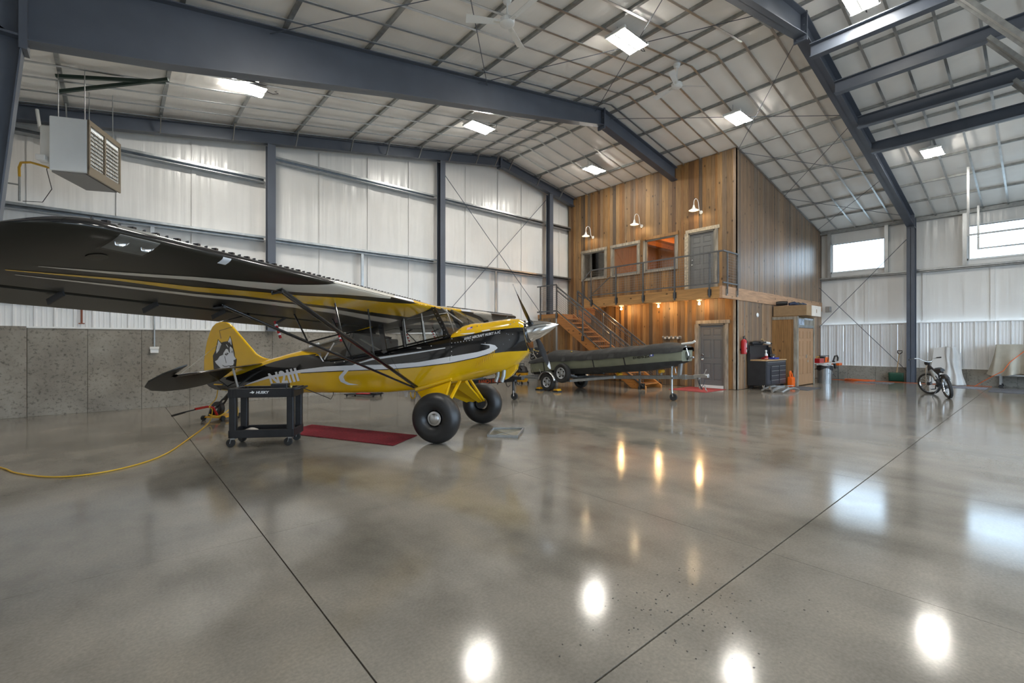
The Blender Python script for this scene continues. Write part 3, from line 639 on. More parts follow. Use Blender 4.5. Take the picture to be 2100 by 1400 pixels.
# landing
ob('landing_floor', M().bx(SX0-.04,XH-.03,YT,13.9,LZ-.04,LZ), 'stairw', st); ob('landing_beam', M().bx(SX0-.04,SX0+.0,YT,13.9,LZ-.16,LZ-.04), 'lumy', st)
ob('landing_beam', M().bx(SX0+.001,XH-.03,YT-.0,YT+.05,LZ-.30,LZ-.04), 'stairw', st)
for i in range(7):
    a=YT+.06+.148*i; ob('plank', M().bx(SX0-.035-random.uniform(0,.006),SX0-.01,a+.002,a+.146,.01,LZ-.16), 'plank', st)
for i in range(13):
    a=SX0+.02+.155*i; ob('plank', M().bx(a+.002,a+.153,YT+.055,YT+.08,.01,LZ-.30), 'plank', st)
ob('corner_tube', M().bx(SX0-.05,SX0+.01,YT-.005,YT+.055,0,LZ-.02), 'galv', st)
for y in (YT,13.72):
    p=ob('railing_post', (lambda m:(post(m,SX0-.06,y,LZ-.2,3.87,.05),m)[1])(M()), 'railm', st)
ob('landing_rail', M().beam((SX0-.06,YT,3.88),(SX0-.06,13.9,3.88),.05,.045).beam((SX0-.06,YT,2.83),(SX0-.06,13.9,2.83),.045,.06), 'railm', st)
m=M(); mesh_panel(m,lambda u,v:(SX0-.06,u,v),YT+.02,13.7,2.86,3.86); ob('wire_mesh_panel', m, 'wirem', st)
for k in range(3):
    z=LZ+.2*(k+1); ob('step', M().bx(14.45,XH-.04,YT-.02-.19*(k+0)-.19,YT-.02-.19*k,z-.2,z) if k<2 else M().bx(14.45,XH-.04,YT-.02-.57,YT-.4,z-.2,z), 'stairw', st)
# ============================================================ CLOSET beside the loft
cl=thing('storage_closet','cedar closet with grey corner trim and a panelled wood door against the loft','closet',(19.2,6.2,0))
CX0,CX1,CY,CZ=18.42,20.25,5.85,2.5
a=YS-.03
while a>CY+.05:
    b=max(a-random.uniform(.13,.2),CY+.02); ob('plank', M().bx(CX0-random.uniform(0,.006),CX0+.02,b+.002,a-.002,.01,CZ-.1), 'cedar', cl); a=b
ob('cap_trim', M().bx(CX0-.02,CX0+.03,CY-.02,YS-.03,CZ-.1,CZ), 'trimg', cl); ob('corner_trim', M().bx(CX0-.022,CX0+.10,CY-.025,CY,0,CZ).bx(CX0-.024,CX0,CY-.025,CY+.10,0,CZ-.1), 'trimg', cl)
ob('corner_trim', M().bx(CX1-.09,CX1,CY-.025,CY,0,CZ), 'trimg', cl); ob('plywood_panel', M().bx(CX1-.02,CX1,CY,YS-.03,0,CZ), 'cedar', cl); ob('cover_panel', M().bx(CX0,CX1,CY,YS-.03,CZ,CZ+.02), 'cedar', cl)
ob('door_head', M().bx(CX0+.1,CX1-.09,CY-.015,CY+.02,2.1,2.2), 'galvd', cl); ob('transom_board', M().bx(CX0+.1,CX1-.09,CY+.0,CY+.02,2.2,CZ-.03), 'trimg', cl)
ob('poster', M().bx(CX0+.13,CX0+.75,CY-.004,CY,2.2,2.42), mat('pale_blue_print',(.38,.44,.52),.6,var=.5,vscale=7), cl); ob('poster', M().bx(CX0+.8,CX1-.12,CY-.004,CY,2.40,2.47), mat('pale_print',(.5,.52,.54),.6,var=.4,vscale=9), cl)
d0,d1=CX0+.13,CX1-.13
dl=ob('door_leaf', M().bx(d0,d1,CY-.01,CY+.02,.03,2.09), 'doorw', cl)
for k in range(2):
    h0=d0+(d1-d0)/2*k; hw=(d1-d0)/2
    for z0,z1 in ((.42,.98),(1.08,1.62),(1.72,1.98)):
        for c in (.14,.56): ob('door_panel', M().bx(h0+hw*c,h0+hw*(c+.3),CY-.022,CY-.008,z0,z1), 'doorw', dl, bevel=.006)
m=M(); xs=[d0+(d1-d0)/2*(k+c) for k in range(2) for c in (.0,.46,.88)]
ob('door_latch', M().bx((d0+d1)/2-.03,(d0+d1)/2+.05,CY-.035,CY-.01,1.0,1.12).bx((d0+d1)/2+.12,(d0+d1)/2+.2,CY-.03,CY-.01,.84,.92), 'alu', dl)
bx_=thing('cardboard_box','long brown cardboard box with a white end on top of the closet','box',(19.2,6.1,2.53))
m=M().bx(CX0+.02,19.98,5.55,6.63,2.53,2.9); m.m=0
ob('box_body', m, 'card', bx_, bevel=.004); ob('white_face', M().bx(18.95,19.99,5.54,5.555,2.525,2.905), 'cardw', bx_); ob('packing_tape', M().bx(CX0+.01,CX0+.022,5.6,6.6,2.70,2.73), 'card', bx_)
ob('arrow_mark', M().bx(19.45,19.49,5.534,5.541,2.65,2.78), 'card', bx_)
dg=thing('duffel_roll','black rolled bag with navy folds on the cardboard box','bag',(18.9,6.2,2.92))
ob('bag_body', M().tube([(18.5+.02*i,6.55-.12*i,3.0) for i in range(4)],[.075,.085,.085,.07],12), 'black', dg, smooth=True)
for k in range(3): ob('fold', M().tube([(18.72+.28*k,6.2-.05*k,2.97),(18.85+.28*k,6.08-.05*k,3.0-.01*k),(18.98+.28*k,6.0-.05*k,2.96)],[.05,.07,.05],10), mat('navy_cloth',(.015,.025,.06),.7) if k%2==0 else 'black', dg, smooth=True)
# ============================================================ AIRCRAFT (local frame: x nose, y left, z up)
HDG=math.atan2(-.8709,.4914)+math.radians(5)
ac=thing('light_aircraft','yellow and black high-wing taildragger with a dog head on its tail','aircraft',(4.571,6.6575,0),HDG)
def A(name,m,mt,par=None,**k): return ob(name,m,mt,par or ac,local=True,**k)
ST=[(-5.45,.66,.86,.02,3),(-5.2,.59,.93,.045,3),(-4.8,.575,1.02,.085,3.2),(-4.4,.58,1.12,.14,3.5),(-4.0,.585,1.225,.19,3.6),(-3.5,.595,1.345,.25,3.8),(-3.1,.605,1.43,.295,4),
    (-2.72,.62,1.385,.325,4.5),(-2.5,.635,1.25,.345,7),(-2.0,.65,1.305,.37,8),(-1.25,.68,1.42,.39,8),(-.7,.74,1.54,.395,8),(-.12,.86,1.67,.395,7),(.0,.88,1.77,.395,4.5),(.1,.90,1.85,.395,3.4),
    (.24,.935,1.885,.395,3.0),(.5,1.0,1.90,.385,2.9),(.7,1.06,1.93,.37,2.8),(.95,1.2,1.96,.34,2.7),(1.1,1.33,1.955,.31,2.6),(1.2,1.41,1.90,.28,2.5)]
def stn(x):
    if x<=ST[0][0]: return ST[0][1:]
    for a,b in zip(ST,ST[1:]):
        if x<=b[0]:
            t=(x-a[0])/(b[0]-a[0]); return tuple(lerp(p,q,t) for p,q in zip(a[1:],b[1:]))
    return ST[-1][1:]
shx=lambda x,z: x-.2*(z-1.6)*max(0,min(1,x/1.2))
def surf(x,z):
    for _ in range(2): u=x+.2*(z-1.6)*max(0,min(1,x/1.2))
    zb,zt,w_,n=stn(u); c=(zb+zt)/2; h_=(zt-zb)/2; q=min(.9999,abs((z-c)/h_)); return w_*(1-q**n)**(1/n)
def loft(x0,x1,nx,nt=40,seg=None):
    m=M(); xs=[lerp(x0,x1,i/nx) for i in range(nx+1)]
    def ring(x):
        zb,zt,w_,n=stn(x); c=(zb+zt)/2; h_=(zt-zb)/2; r=[]
        for j in range(nt):
            t=2*PI*j/nt; cs,sn=math.cos(t),math.sin(t)
            z=c+h_*math.copysign(abs(sn)**(2/n),sn); r.append((shx(x,z),w_*math.copysign(abs(cs)**(2/n),cs),z))
        return r
    vs=[p for x in xs for p in ring(x)]
    fs=[(i*nt+j,i*nt+(j+1)%nt,(i+1)*nt+(j+1)%nt,(i+1)*nt+j) for i in range(nx) for j in range(nt)]
    m.add(vs,fs); m.add(ring(xs[0]),[tuple(range(nt))]); m.add(ring(xs[-1]),[tuple(range(nt))]); return m
m=loft(-5.45,-.06,110)
for i,f in enumerate(m.f):
    c=[sum(m.v[k][a] for k in f)/len(f) for a in (0,2)]
    if -2.62<c[0]<-.02 and c[1]>stn(c[0])[1]-.12: m.mi[i]=1
A('fuselage',m,['pyel','pblk'],smooth=35)
m=loft(-.06,1.2,40); m.mi[-1]=1; A('engine_cowling',m,['pyel','pblk'],smooth=35)
# painted shapes: thin skins lying on the fuselage sides
def skin(name,P,Q,mt,n=70,k=5,off=.004,sides=(-1,1),par=None):
    def samp(P):
        d=[0]
        for a,b in zip(P,P[1:]): d.append(d[-1]+math.dist(a,b))
        return [(interp(list(zip(d,[p[0] for p in P])),d[-1]*i/n), interp(list(zip(d,[p[1] for p in P])),d[-1]*i/n)) for i in range(n+1)]
    p,q=samp(P),samp(Q)
    for s in sides:
        m=M()
        def fn(u,v):
            a,b=p[round(u*n)],q[round(u*n)]; x,z=lerp(a[0],b[0],v),lerp(a[1],b[1],v); x=min(x,1.1985-.2*(z-1.6)); return (x,s*(surf(x,z)+off),z)
        m.grid(fn,n,k); A(name,m,mt,par,smooth=60)
xs=[-5.35+.05*i for i in range(133)]
zl=[(-5.4,.67),(-5.2,.605),(-4.9,.60),(-4.6,.68),(-4.45,.735),(-3.9,.865),(-3.07,1.0),(-2.49,1.038),(-1.79,1.075),(-1.2,1.10),(-.64,1.15),(-.05,1.225),(.42,1.318),(.64,1.375),(.9,1.41),(1.25,1.425)]
zu=[(-5.4,.84),(-5.1,.86),(-4.62,.93),(-4.22,1.06),(-3.77,1.187),(-3.33,1.283),(-3.05,1.322),(-2.7,1.352),(-2.6,1.27),(-2.5,1.235),(-2.0,1.29),(-1.25,1.405),(-.7,1.525),(-.12,1.65),(-.06,1.637),(.225,1.68),(.46,1.727),(.69,1.764),(1.085,1.804),(1.25,1.80)]
skin('black_side_paint',[(x,interp(zl,x)) for x in xs],[(x,interp(zu,x)) for x in xs],'pblk',n=120,k=8,off=.003)
skin('white_sweep',[(-4.45,.728),(-3.904,.86),(-3.07,1.0),(-2.486,1.038),(-1.785,1.075),(-1.2,1.10),(-.636,1.15),(-.046,1.225),(.417,1.318),(.637,1.385),(.76,1.45),(.76,1.50),(.66,1.53),(.475,1.534)],
     [(-4.452,.742),(-3.904,.908),(-3.07,1.055),(-2.486,1.126),(-1.785,1.161),(-1.2,1.177),(-.636,1.224),(-.046,1.326),(.417,1.401),(.60,1.45),(.655,1.485),(.645,1.505),(.57,1.52),(.475,1.532)],'pwht',off=.006)
skin('black_pinstripe',[(-3.07,.985),(-2.486,1.024),(-1.785,1.06),(-1.2,1.085),(-.636,1.137),(-.046,1.211),(.417,1.305),(.637,1.37)],[(-3.07,1.0),(-2.486,1.038),(-1.785,1.075),(-1.2,1.10),(-.636,1.15),(-.046,1.225),(.417,1.318),(.637,1.385)],'pblk',off=.005)
skin('white_crescent',[(-.142,1.46),(-.636,1.38),(-1.2,1.296),(-1.526,1.25),(-1.778,1.19),(-1.975,1.09),(-2.114,.948),(-2.07,.87),(-1.975,.836),(-1.80,.813)],
     [(-.142,1.475),(-.636,1.402),(-1.2,1.33),(-1.526,1.285),(-1.876,1.178),(-2.10,1.053),(-2.215,.94),(-2.174,.86),(-2.015,.802),(-1.80,.811)],'pwht',off=.0075)
skin('windscreen_corner_line',[(-2.725,1.36),(-2.56,1.21)],[(-2.70,1.365),(-2.54,1.215)],'pwht',n=4,k=2,off=.008,sides=(-1,))
skin('white_dash',[(.2,1.692),(.33,1.70)],[(.1,1.70),(.37,1.725)],'pwht',n=6,k=2,off=.008,sides=(-1,)); skin('white_dash',[(.5,1.735),(.63,1.76)],[(.47,1.75),(.6,1.775)],'pwht',n=6,k=2,off=.008,sides=(-1,))
def skin_text(name,s,P,U,V,mt,bold=.02,size=1,space=1):
    vs,fs=text_mesh(s,1,bold,0,space); w_=max(v[0] for v in vs); x0=min(v[0] for v in vs); h_=max(v[1] for v in vs)
    bm=bmesh.new(); bv=[bm.verts.new(v) for v in vs]
    for f in fs:
        try: bm.faces.new([bv[i] for i in f])
        except Exception: pass
    bmesh.ops.subdivide_edges(bm,edges=[e for e in bm.edges if e.calc_length()>.25],cuts=3); bmesh.ops.triangulate(bm,faces=bm.faces)
    m=M(); bm.verts.index_update(); out=[]
    for v in bm.verts:
        u=(v.co.x-x0)/(w_-x0); t=v.co.y/h_; x=P[0]+U[0]*u+V[0]*t; z=P[1]+U[1]*u+V[1]*t; out.append((x,-(surf(x,z)+.0095),z))
    m.add(out,[tuple(v.index for v in f.verts) for f in bm.faces]); bm.free(); return A(name,m,mt)
skin_text('registration_number','N2III',(-3.79,.735),(.70,.125),(-.088,.232),'pwht',.035,1,1.08)
skin_text('type_lettering','Aviat Aircraft Husky A-1C'.upper(),(.189,1.598),(.61,.112),(-.004,.042),'pwht',.02)
m=M(); f0=lambda x,z,o:(x,-(surf(x,z)+o),z)
m.add([f0(.21,1.765,.006),(f0(.3,1.785,.006)),f0(.3,1.825,.006),f0(.21,1.805,.006)],[(0,1,2,3)]); A('flag_decal',m,mat('flag_stripes',(.65,.36,.40),.4)); m=M()
m.add([f0(.265,1.795,.008),(f0(.3,1.802,.008)),f0(.3,1.825,.008),f0(.265,1.817,.008)],[(0,1,2,3)]); A('flag_canton',m,mat('flag_blue',(.02,.03,.2),.4))
# fasteners on the cowl
m=M()
for x,z in [(-.03,1.62),(-.03,1.55),(-.03,1.48),(-.03,1.41),(-.03,1.34),(.03,1.555),(.08,1.562),(.13,1.57),(.18,1.578),(.23,1.586),(.28,1.594),(.33,1.602),(.1,1.76),(.2,1.85),(.38,1.83),(.45,1.84),(.95,1.86),(1.0,1.89),(1.08,1.87),(1.1,1.83),(1.15,1.86),(.5,1.42),(.55,1.55),(.9,1.70),(.93,1.69),(1.0,1.69),(.85,1.53),(.95,1.6),(-.4,1.5),(-2.3,1.2),(-2.1,1.22)]:
    y=-(surf(x,z)+.003); m.cyl((x,y,z),(x,y-.004,z),.0085,8)
A('fastener',m,'chrome',kind='stuff')
m=M()
for i in range(9):
    x=.40+.035*i; z=1.20+.022*i; y=-(surf(x,z)+.002); m.beam((x,y,z-.045),(x+.03,-(surf(x+.03,z+.06)+.003),z+.06),.012,.008)
A('cooling_louvre',m,'pyel',kind='stuff')
# cowl front: inlets, back plate
axd=Vector((math.cos(math.radians(13)),0,math.sin(math.radians(13)))); hub=Vector((1.165,0,1.735))
A('cowl_nose_ring',M().lathe([(.19,-.03),(.2,.0),(.185,.015),(.17,.015)],hub,axd,30),'pblk',smooth=True)
for s in (-1,1): A('air_inlet',M().lathe([(.001,.0),(.065,.0),(.075,.012),(.06,.014)],(1.165,s*.19,1.70),axd,18),'darkin',smooth=True)
A('air_inlet',M().bx(1.10,1.245,-.12,.12,1.40,1.47),'darkin',bevel=.02)
prof=[(.178*(1-t**1.65),.53*t) for t in [i/16 for i in range(17)]]; prof[-1]=(.004,.53)
A('spinner',M().lathe([(.17,-.01),(.18,0)]+prof[1:],hub+axd*.015,axd,36),'chrome',smooth=60)
e2=Vector((-math.sin(math.radians(13)),0,math.cos(math.radians(13)))); ph=math.radians(-47); rad=(e2*math.cos(ph)+Vector((0,1,0))*math.sin(ph)).normalized(); hb=hub+axd*.11
for s,nm in ((1,'upper'),(-1,'lower')):
    r=rad*s; tg=axd.cross(r).normalized(); m=M(); secs=[]
    for k in range(13):
        t=k/12; R_=.10+.92*t; be=math.radians(lerp(52,17,min(1,t*1.3))); ch=interp([(0,.05),(.12,.06),(.3,.125),(.55,.15),(.85,.12),(.97,.08),(1,.03)],t); th=interp([(0,.05),(.12,.045),(.3,.03),(1,.008)],t)
        cd=(tg*math.cos(be)-axd*math.sin(be)*-1).normalized(); nd=r.cross(cd); c=hb+r*R_
        secs.append([c+cd*ch*.5*math.cos(a)+nd*th*.5*math.sin(a) for a in [2*PI*j/12 for j in range(12)]])
    m.add([p for s_ in secs for p in s_],[(i*12+j,i*12+(j+1)%12,(i+1)*12+(j+1)%12,(i+1)*12+j) for i in range(12) for j in range(12)]+[tuple(range(12)),tuple(range(144,156))])
    for i in range(10*12,12*12): m.mi[i]=1 if i<11*12 or True else 0
    for i in range(9*12,10*12): m.mi[i]=0
    b=A('propeller_blade',m,['black','pwht'],smooth=50)
    A('blade_root',M().lathe([(.05,.0),(.052,.03),(.045,.06)],hb+r*.14,r,14),'satin',b,smooth=True)
    nd=r.cross(tg); A('blade_label',M().lathe([(.001,.0),(.022,.0),(.022,.002)],hb+r*.46-axd*0.02*0+nd*0,axd,14),'alu',b)
for i in range(2):
    x=.70+.10*i; A('exhaust_pipe',M().tube([(x,-.14,1.10),(x-.005,-.15,1.0),(x-.035,-.17,.90)],.035,14),'galvd',smooth=True)
A('exhaust_scoop',M().prism([(.60,1.02),(.70,1.06),(.80,1.12),(1.0,1.22),(.98,1.1),(.9,1.0),(.80,.93),(.74,.94)],lambda a,b,t:(a,t,b),-.06,.12),'pyel',bevel=.012)
# ---- wings
def wing(s,y,up,off=0):
    ay=abs(y); e=min(max(0,(ay-5.3)/.42),.999); r=math.sqrt(1-e*e); q=1-r
    xL=-.4-.45*q; xT=-2.0+.25*q; zL=2.15+.027*ay-.05*e*e; zT=1.72+.03*ay; c=xL-xT
    t=5*.125*(.2969*math.sqrt(max(s,0))-.126*s-.3516*s*s+.2843*s**3-.1036*s**4)*c*r
    dx,dz=xT-xL,zT-zL; L_=math.hypot(dx,dz); nx,nz=dz/L_,-dx/L_
    o=(t*1.45+off) if up else (-t*.55-off); return (xL+dx*s+nx*o,y,zL+dz*s+nz*o)
SS=[0,.002,.006,.012,.02,.03,.045,.065,.09,.13,.19,.27,.36,.47,.58,.70]
def wsec(y,s0,s1):
    ss=[s for s in SS+[.74,.8,.87,.94,1] if s0<=s<=s1]; return [wing(s,y,True) for s in reversed(ss)]+[wing(s,y,False) for s in (ss[1:] if ss[0]==0 else ss)]
def wmesh(ys_,s0,s1):
    m=M(); R_=[wsec(y,s0,s1) for y in ys_]; n=len(R_[0]); m.add([p for r in R_ for p in r],[(i*n+j,i*n+(j+1)%n,(i+1)*n+(j+1)%n,(i+1)*n+j) for i in range(len(R_)-1) for j in range(n)]+[tuple(range(n)),tuple(range((len(R_)-1)*n,len(R_)*n))])
    up=len([s for s in SS+[.74,.8,.87,.94,1] if s0<=s<=s1])
    for i,f in enumerate(m.f[-len(m.f):]):
        if len(f)==4 and f[0]%n>=up-1: m.mi[i]=1
    return m
def wskin(par,name,P,Q,mt,sg,up=False,n=60,k=10,off=.003):
    def samp(P):
        d=[0]
        for a,b in zip(P,P[1:]): d.append(d[-1]+math.dist((a[0]*1.6,a[1]),(b[0]*1.6,b[1])))
        return [(interp(list(zip(d,[p[0] for p in P])),d[-1]*i/n), interp(list(zip(d,[p[1] for p in P])),d[-1]*i/n)) for i in range(n+1)]
    p,q=samp(P),samp(Q); m=M()
    def fn(u,v):
        a,b=p[round(u*n)],q[round(u*n)]; s,y=lerp(a[0],b[0],v*v if min(a[0],b[0])<.02 else v),lerp(a[1],b[1],v)
        return wing(max(s,0),sg*abs(y),up or s<0,off)
    m.grid(fn,n,k); A(name,m,mt,par,smooth=70)
tipy=[5.3+.42*math.sin(PI/2*i/10) for i in range(11)]
for sg in (-1,1):
    yy=[sg*y for y in [.38,.8,1.5,2.2,3.0,3.8,4.6,5.0]+tipy]
    wg=A('wing',wmesh(yy,0,.70),['pblk','pund'],smooth=50)
    A('flap',wmesh([sg*y for y in (.45,1.5,2.98)],.74,1),['pblk','pund'],wg,smooth=50); A('aileron',wmesh([sg*y for y in (3.02,4,5.1,5.3)],.74,1),['pblk','pund'],wg,smooth=50)
    m=wmesh([sg*y for y in tipy],.70,1); A('wing_tip_fairing',m,['pblk','pund'],wg,smooth=50)
    wskin(wg,'white_stripe',[(.401,5.33),(.325,4.9),(.229,4.4),(.17,3.99),(.098,3.47),(.03,3.15),(.0,3.0),(.0,2.4),(.0,1.72)],[(.405,5.32),(.354,4.87),(.269,4.35),(.243,3.88),(.192,3.3),(.14,2.95),(.092,2.66),(.045,2.2),(.013,1.72)],'pcrm',sg)
    wskin(wg,'yellow_stripe',[(.493,5.42),(.402,4.82),(.358,4.22),(.298,3.79),(.234,3.22),(.139,2.55),(.062,1.59),(.0,.95),(.0,.385)],[(.501,5.41),(.432,4.79),(.425,4.13),(.379,3.66),(.354,2.99),(.307,2.18),(.304,1.61),(.29,.95),(.27,.385)],'pyel',sg)
    wskin(wg,'white_stripe',[(.536,5.33),(.493,4.72),(.463,4.08),(.42,3.6),(.39,2.93),(.367,2.04),(.38,1.2),(.38,.385)],[(.543,5.33),(.521,4.69),(.502,4.03),(.472,3.51),(.457,2.8),(.453,1.84),(.50,1.0),(.52,.385)],'pcrm',sg)
    wskin(wg,'leading_edge_white',[(0,3.0),(0,2.4),(0,1.6)],[(.10,2.7),(.12,2.2),(.10,1.5)],'pcrm',sg,True,30,12); wskin(wg,'leading_edge_yellow',[(0,1.0),(0,.7),(0,.385)],[(.05,1.25),(.25,.9),(.45,.385)],'pyel',sg,True,30,14)
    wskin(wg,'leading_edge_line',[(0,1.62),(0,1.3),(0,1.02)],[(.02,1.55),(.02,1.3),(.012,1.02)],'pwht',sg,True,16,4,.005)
    wskin(wg,'cover_plate',[(0,4.45),(0,4.37)],[(.045,4.45),(.045,4.37)],'pwht',sg,False,4,4,.005)
    m=M()
    for i in range(58):
        y=sg*(.6+.083*i); p=Vector(wing(.05,y,True)); m.box(p+Vector((-.02,0,.008)),(.04,.008 if i%2 else .03,.02),rz=.3*(-1)**i)
    A('vortex_generator',m,'black',wg,kind='stuff')
    m=M(); n=16
    m.grid(lambda u,v:wing(abs(lerp(-.06,.13,v)),sg*lerp(4.95,5.26,u),lerp(-.06,.13,v)<0,.006),4,16); ll=A('landing_light_cover',m,'gclear',wg,smooth=True)
    A('light_bay',(lambda m:(m.grid(lambda u,v:wing(abs(lerp(-.05,.12,v)),sg*lerp(4.97,5.24,u),lerp(-.05,.12,v)<0,.0025),3,12),m)[1])(M()),'galvd',wg,smooth=True)
    for yl in (5.02,5.19):
        p=Vector(wing(.045,sg*yl,False)); ll2=A('landing_lamp',M().lathe([(.001,.0),(.03,.004),(.045,.012),(.048,.018),(.042,-.004),(.001,-.012)],p+Vector((-.005,0,.012)),(.75,0,-.66),18),'chrome',wg,smooth=True)
    p=Vector(wing(.3,sg*5.7,False)); A('tip_light_base',M().lathe([(.001,-.14),(.03,-.11),(.042,0),(.03,.05)],p+Vector((0,sg*.035,.03)),(1,0,.1),14),'offw',wg,smooth=True); A('navigation_light',M().lathe([(.038,0),(.036,.03),(.02,.055),(.001,.062)],p+Vector((.05,sg*.035,.035)),(1,0,.1),14),'navg',wg,smooth=True)
    p=Vector(wing(.211,sg*5.17,False)); A('inspection_cover',M().lathe([(.06,0),(.062,.003),(.001,.004)],p,(.26,0,-.96),20),'pund',wg,smooth=True)
    for i in range(3):
        y=sg*(3.4+.75*i); p=Vector(wing(.73,y,False)); A('aileron_hinge',M().beam(p+Vector((.06,0,.0)),p+Vector((-.12,0,-.07)),.012,.05),'satin',wg)
    # struts
    f0_,f1_=Vector((-.69,sg*.36,.80)),Vector(wing(.187,sg*3.51,False)); r0_,r1_=Vector((-.74,sg*.36,.79)),Vector(wing(.6,sg*3.6,False))
    def strut(name,p,q,c,t):
        d=(q-p).normalized(); a=Vector((1,0,0))-d*d.x; a.normalize(); b=d.cross(a); mm=M(); n=12; vs=[]
        for e in (p,q): vs += [e+a*c*.5*math.cos(2*PI*j/n)+b*t*.5*math.sin(2*PI*j/n) for j in range(n)]
        mm.add(vs,[(j,(j+1)%n,n+(j+1)%n,n+j) for j in range(n)]+[tuple(range(n)),tuple(range(n,2*n))]); return A(name,mm,'pblk',smooth=60)
    sf=strut('wing_strut',f0_,f1_,.085,.04); sr=strut('wing_strut',r0_,r1_,.06,.032)
    A('strut_fitting',M().tube([f1_+Vector((.05,0,-.03)),f1_+Vector((-.08,0,-.05)),f1_+Vector((-.08,0,.02))],.014,8),'satin',sf,smooth=True); A('strut_fitting',M().tube([r1_+Vector((.06,0,-.02)),r1_+Vector((-.08,0,-.03))],.018,8),'satin',sr,smooth=True)
    for t in (.42,.66):
        a=f0_.lerp(f1_,t); b=r0_.lerp(r1_,t); top=Vector(wing(.25,a.y,False)); A('jury_strut',M().tube([a,top],.012,8),'pblk',sf,smooth=True); A('jury_strut',M().tube([a,b],.010,8),'pblk',sf,smooth=True)
        tp=Vector(wing(.6,b.y,False)); A('jury_strut',M().tube([b,tp],.011,8),'pblk',sr,smooth=True)
    for y in (1.15,2.45):
        p=Vector(wing(.80,sg*y,False)); st_=A('streamer_tube',M().tube([p+Vector((-.02,0,-.02)),p+Vector((.07,0,-.24))],.018,8),'redp',wg,smooth=True)
        for k in range(3): A('white_band',M().tube([p+Vector((-.02,0,-.02)).lerp(Vector((.07,0,-.24)),0)+Vector((.09*t,0,-.22*t)) for t in (.18+.28*k,.28+.28*k)],.0195,8),'white',st_,smooth=True)
        A('hinge_arm',M().beam(p+Vector((.14,0,.02)),p+Vector((-.03,0,-.06)),.02,.03),'satin',wg)
# cabin roof between the wings
m=wmesh([-.38,-.2,0,.2,.38],0,1)
A('cabin_roof',m,['pyel','satin'],smooth=50)
# ---- cabin structure and glazing
def rod(name,pts,r,mt='satin',**k): return A(name,M().tube(pts,r,8),mt,smooth=True,**k)
for s in (-1,1):
    y=s*.385; yt=s*.375
    A('windscreen_post',M().beam((-.10,y,1.66),(-.37,yt,2.14),.03,.075,(1,0,.5)),'pblk'); m=M()
    for k in range(7): t=(k+.5)/7; m.cyl((lerp(-.10,-.37,t),y-s*0+s*.016,lerp(1.66,2.14,t)),(lerp(-.10,-.37,t),y+s*.022,lerp(1.66,2.14,t)),.008,6)
    A('post_rivet',m,'chrome',kind='stuff')
    A('door_post',M().beam((-1.27,y,1.38),(-1.38,yt,1.93),.03,.085,(1,0,.2)),'pblk'); rod('window_post',[(-.88,y,1.48),(-.955,yt,1.99)],.022,'pblk'); rod('window_post_trim',[(-.85,y-s*.004,1.49),(-.925,yt-s*.004,1.99)],.008,'alu')
    rod('window_post',[(-.515,y,1.565),(-.59,yt,2.05)],.011,'alu'); A('window_sill',M().tube([(-2.45,s*.35,1.255),(-1.9,s*.38,1.325),(-1.25,y,1.43),(-.7,y,1.55),(-.1,y,1.68)],.016,8),'pblk',smooth=True)
    A('window_head',M().tube([(-2.05,s*.37,1.72),(-1.5,yt,1.87),(-.9,yt,2.0),(-.4,yt,2.12)],.018,8),'pblk',smooth=True)
    A('door_post',M().beam((-2.06,s*.365,1.27),(-1.93,s*.36,1.74),.02,.05,(1,0,.2)),'pblk')
    A('side_window',M().add([(-2.06,y,1.29),(-1.27,y,1.42),(-.7,y,1.55),(-.1,y,1.67),(-.37,yt,2.13),(-.9,yt,1.99),(-1.5,yt,1.86),(-1.95,yt,1.74)],[(0,1,6,7),(1,2,5,6),(2,3,4,5)]),'gclear')
A('windscreen',(lambda m:(m.grid(lambda u,v:(lambda yb,yt:( (lerp(-.09+.36*(1-(2*v-1)**2)**.8,-.37+.05*(1-(2*v-1)**2),u)+.03*math.sin(u*PI)), lerp(.385,.375,u)*(2*v-1), lerp(1.67+.215*(1-(2*v-1)**2)**.8,2.15+.05*(1-(2*v-1)**2),u)))(0,0),14,20),m)[1])(M()),'gclear',smooth=True)
rod('windscreen_brace',[(.0,.03,1.9),(-.40,.03,2.17)],.013,'alu'); rod('windscreen_brace',[(-.05,-.25,1.75),(-.38,.2,2.16)],.01,'alu')
# turtle-deck glazing behind the cabin
def td(u,v):
    x=lerp(-3.12,-1.98,u); a=PI*v; zt=interp([(-3.12,1.43),(-2.3,1.70),(-1.98,1.79)],x); zb=interp([(-3.12,1.40),(-2.72,1.37),(-2.5,1.24),(-1.98,1.31)],x); w_=interp([(-3.12,.22),(-2.72,.315),(-1.98,.365)],x)
    n=2.8; return (x,-w_*math.copysign(abs(math.cos(a))**(2/n),math.cos(a)),zb+(zt-zb)*abs(math.sin(a))**(2/n))
A('turtle_deck_window',(lambda m:(m.grid(td,12,20),m)[1])(M()),'gtint',smooth=True)
for s in (-1,1): A('deck_frame',M().beam((-2.52,s*.345,1.25),(-2.35,s*.30,1.55),.012,.03,(1,0,.2)),'alu')
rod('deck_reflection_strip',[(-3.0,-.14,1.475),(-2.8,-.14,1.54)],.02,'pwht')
A('baggage_panel',M().add([(-2.05,-.33,1.26),(-1.62,-.33,1.30),(-1.55,-.33,1.66),(-2.0,-.33,1.74),(-2.05,.33,1.26),(-1.62,.33,1.30),(-1.55,.33,1.66),(-2.0,.33,1.74)],[(0,1,2,3),(4,5,6,7),(0,1,5,4),(1,2,6,5),(2,3,7,6),(3,0,4,7)]),'seat')
for x in (-1.35,-.55):
    A('seat_back',M().bx(x-.06,x+.02,-.2,.2,1.2,1.62 if x<-1 else 1.56),'seat',bevel=.03)
